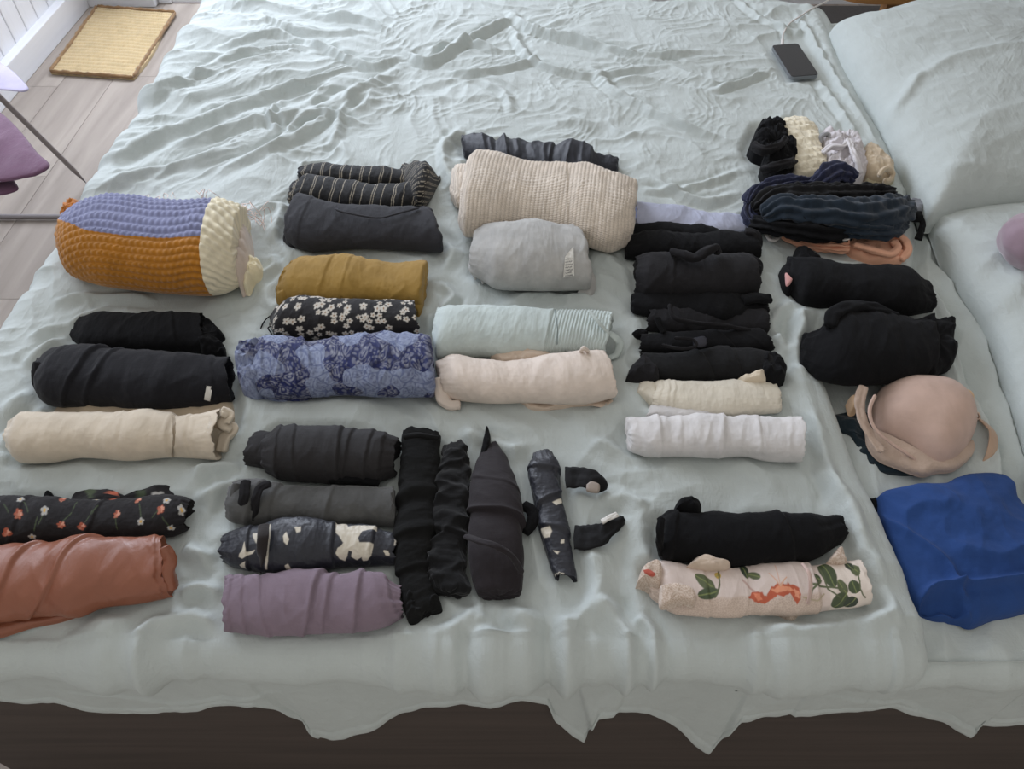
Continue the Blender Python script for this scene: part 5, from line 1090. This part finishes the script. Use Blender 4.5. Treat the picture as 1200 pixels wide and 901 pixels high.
# ---------------- beside the bed: mat, clothes airer with cloths
def mk_left():
    z = .0
    STRAW = fabric('woven_straw', attr=True, rough=.9, bump=.3, scale=200, kind='noise', vary=.1)
    q = [P(59, 84, z + .012), P(156, 91, z + .012), P(206, 15, z + .012), P(114, 8, z + .012)]; nx, ny = 150, 210
    s, r = np.meshgrid(np.linspace(0, 1, nx), np.linspace(0, 1, ny), indexing='ij'); s_, r_ = s[..., None], r[..., None]
    X = (q[0] * (1 - s_) + q[1] * s_) * (1 - r_) + (q[3] * (1 - s_) + q[2] * s_) * r_
    X[..., 0] += .012 * np.sin(r * 5) * s
    rows = .0022 * np.abs(np.sin(r * 44 * math.pi / 2)) + .0009 * np.sin(s * 70 * math.pi + np.floor(r * 22) * math.pi)
    X[..., 2] = .012 + .003 * pn(X[..., 0] / .1, X[..., 1] / .1, 3) + rows
    bt = X.copy(); bt[..., 2] = .001
    border = np.vstack([X[0], X[1:, -1], X[-1, -2::-1], X[-2:0:-1, 0]]); bb = border.copy(); bb[:, 2] = .001; n = len(border)
    V = np.vstack([X.reshape(-1, 3), border, bb]); F = [tuple(f) for f in grid_faces(nx, ny)]; o = nx * ny; F += [(o + i, o + (i + 1) % n, o + n + (i + 1) % n, o + n + i) for i in range(n)]
    c = mixc(fill(len(V), (186, 164, 124)), (np.r_[(np.sin(s * 34 * math.pi) * np.sin(r * 18 * math.pi)).ravel(), np.zeros(2 * n)] > .55) * .25, (170, 140, 90))
    t = Thing('straw_mat', 'rectangular woven straw mat on the pale wooden floor', 'mat'); t.parts.append(dict(part='mat', V=V, F=F, mat=STRAW, col=c, smooth=True, label=None, sub=None))
    edge = [q[0], q[1], q[2], q[3], q[0]]
    for a, b in zip(edge[:-1], edge[1:]):
        V, F = sweep_geo([np.array([*(a[:2] + (b[:2] - a[:2]) * k), .014]) for k in (0, .33, .66, 1)], .006, .007, n=60, m=12, px=False, sd=5, rough=.0025); t.add('border_braid', V, F, cm((140, 110, 76), 'straw_border', bump=.6))
    t.done()
    # clothes airer: foot rail on the floor and a slanting leg
    MET = plain('brushed_grey_metal', srgb(140, 134, 134), .35, .6)
    t = Thing('clothes_airer', 'grey metal clothes airer with a floor rail and slanting leg, left of the bed', 'clothes airer')
    f1 = P(110, 254, .012); V, F = wire_geo([P(-60, 254, .012), P(20, 254, .012), f1], .0085, n=10, m=16); t.add('foot_rail', V, F, MET)
    a, b = P(101, 214, .012), P(-2, 112, .42); V, F = wire_geo([a, (a + b) / 2, b, b + (b - a) * .8], .0075, n=12, m=16); t.add('slanting_leg', V, F, MET)
    c = P(-60, 254, .012); top = b + (b - a) * .8
    V, F = wire_geo([c, (c + top) / 2, top], .0075, n=10, m=16); t.add('rear_leg', V, F, MET)
    top2 = top + np.array([0, -.9, 0]); V, F = wire_geo([top, (top + top2) / 2, top2], .0075, n=10, m=16); t.add('top_rail', V, F, MET)
    V, F = wire_geo([f1, f1 + np.array([0, .0, 0]) + (P(101, 214, .012) - f1) * .5, P(101, 214, .012)], .0075, n=6, m=12); t.add('foot_rail', V, F, MET)
    t.done()
    def cloth(name, label, pts, zt, mat, thick=.012, sd=0):
        t = Thing(name, label, 'hanging cloth'); O = resample(pts, 80, True)
        rim = np.array([P(x, y, zt - .22 * 0) for x, y in O[:-1]]); cen = rim.mean(0); R = 14; M = len(rim); rows = []
        for sgn in (1, -1):
            for k in range(R + 1):
                f = 1 - k / R if k < R else 0.001; r = cen + (rim - cen) * f
                r = r + np.array([0, 0, 1]) * (sgn * thick * math.sqrt(1 - f * f) + .010 * pn(r[:, 0] / .05, r[:, 1] / .2, sd) * (1 - f))[:, None]; rows.append(r)
        rows = rows[:R + 1][::-1] + rows[R + 2:]; X = np.array(rows); V = X.reshape(-1, 3); F = grid_faces(len(rows), M, True); t.add('cloth', V, F, mat); t.done()
    cloth('lavender_cloth', 'pale lavender cloth corner hanging from the airer at the left edge', [(-60, 50), (-20, 62), (0, 73), (18, 86), (34, 104), (28, 108), (0, 106), (-60, 112)], .62, cm((190, 184, 212), 'lavender_cotton'), .005, sd=3)
    cloth('purple_towel', 'plum purple towel hanging from the airer over the floor', [(-60, 100), (-10, 126), (5, 135), (25, 155), (45, 180), (59, 194), (45, 205), (28, 209), (15, 212), (-10, 214), (-60, 215)], .62, cm((112, 80, 104), 'plum_towelling', sheen=.2, crumple=.5), .009, sd=4)
    cloth('second_purple_towel', 'darker plum towel corner below the larger purple towel', [(-60, 180), (-10, 186), (5, 196), (14, 208), (22, 221), (14, 226), (0, 229), (-60, 232)], .60, cm((98, 68, 90), 'dark_plum_towelling', sheen=.2, crumple=.5), .009, sd=6)
    # bedside things beyond the far edge of the bed
    t = Thing('bedside_stool', 'honey-coloured wooden bedside stool just beyond the pillow corner', 'stool'); W = wood('honey_pine', srgb(150, 104, 58), srgb(178, 130, 76), (.06, 1, 1), 40)
    c = P(1046, -14, .50); V, F = box_vf(c[0] - .12, c[0] + .13, c[1] - .035, c[1] + .26, .47, .50); 
    ang = np.linspace(0, 2 * math.pi, 49)[:-1]; rr = np.stack([np.sign(np.cos(ang)) * np.abs(np.cos(ang)) ** .6 * .16 + c[0] + .0, np.sign(np.sin(ang)) * np.abs(np.sin(ang)) ** .6 * .14 + c[1] + .11], -1)
    V = np.vstack([np.c_[rr, np.full(48, .465)], np.c_[rr, np.full(48, .50)]]); F = [tuple(range(48))[::-1], tuple(range(48, 96))] + [(i, (i + 1) % 48, 48 + (i + 1) % 48, 48 + i) for i in range(48)]
    t.add('top', V, F, W, smooth=False)
    x, y = c[0] + .09, c[1] + .16
    for nm, s, z0, z1 in (('pedestal', .022, .02, .466), ('foot', .10, .014, .034)):
        V, F = box_vf(x - s, x + s, y - s, y + s, z0, z1); t.add(nm, V, F, W, smooth=False)
    t.done()
    V, F = box_vf(.22, 1.6, 2.32, 3.42, 0.0, .014); t = Thing('dark_rug', 'dark brown rug on the floor beyond the far side of the bed', 'rug'); t.add('rug', V, F, cm((50, 42, 38), 'dark_brown_pile', bump=.6, kind='noise', scale=300), smooth=False); t.done()
TODO.append(mk_left)

# ================================================================= BUILD
build_duvet(); build_sheet(); build_hang()
pillow('large_pillow', 'large plump pale green pillow in the upper right corner', [(974, 30), (995, 26), (1030, 16), (1080, 4), (1130, -20), (1190, -52), (1260, -70), (1330, -60), (1345, 40), (1350, 150), (1335, 215), (1270, 226), (1200, 228), (1140, 236), (1096, 246), (1082, 225), (1060, 180), (1030, 125), (1005, 85), (985, 52)], .13, BED - .02, 90,
       [([(1042, 130), (1070, 100), (1120, 82), (1200, 72)], .014, .008), ([(1052, 118), (1065, 108), (1072, 95)], .010, .007), ([(1000, 55), (1060, 45), (1140, 30)], .03, .004), ([(1085, 200), (1150, 195), (1200, 205)], .02, .004), ([(1150, 90), (1200, 92)], .02, .003)])
pillow('small_pillow', 'flatter pale green pillow below the large pillow at the right edge', [(1092, 250), (1130, 243), (1200, 232), (1290, 228), (1340, 260), (1370, 400), (1400, 600), (1320, 620), (1235, 590), (1208, 520), (1186, 455), (1165, 395), (1140, 350), (1112, 305), (1100, 275)], .07, BED - .025, 92,
       [([(1130, 330), (1170, 300), (1200, 285)], .02, .004), ([(1150, 370), (1180, 350), (1200, 320)], .02, .005), ([(1110, 300), (1150, 360), (1175, 400)], .008, .003)])
t = Thing('mauve_ball_toy', 'mauve plush ball resting on the flatter pillow at the picture edge', 'plush ball')
c = P(1222, 272, BED + .10); th, ph = np.meshgrid(np.linspace(.02, math.pi - .02, 40), np.linspace(0, 2 * math.pi, 60, endpoint=False), indexing='ij')
rr = .058 * (1 + .05 * pn(th * 2, ph * 2, 5)); V = np.stack([c[0] + rr * np.sin(th) * np.cos(ph), c[1] + rr * np.sin(th) * np.sin(ph), BED + .08 + rr * .8 * np.cos(th)], -1)
t.add('ball', V.reshape(-1, 3), grid_faces(40, 60, True), cm((150, 128, 140), 'mauve_plush', sheen=.6, kind='noise')); t.done()
for f in TODO: f()
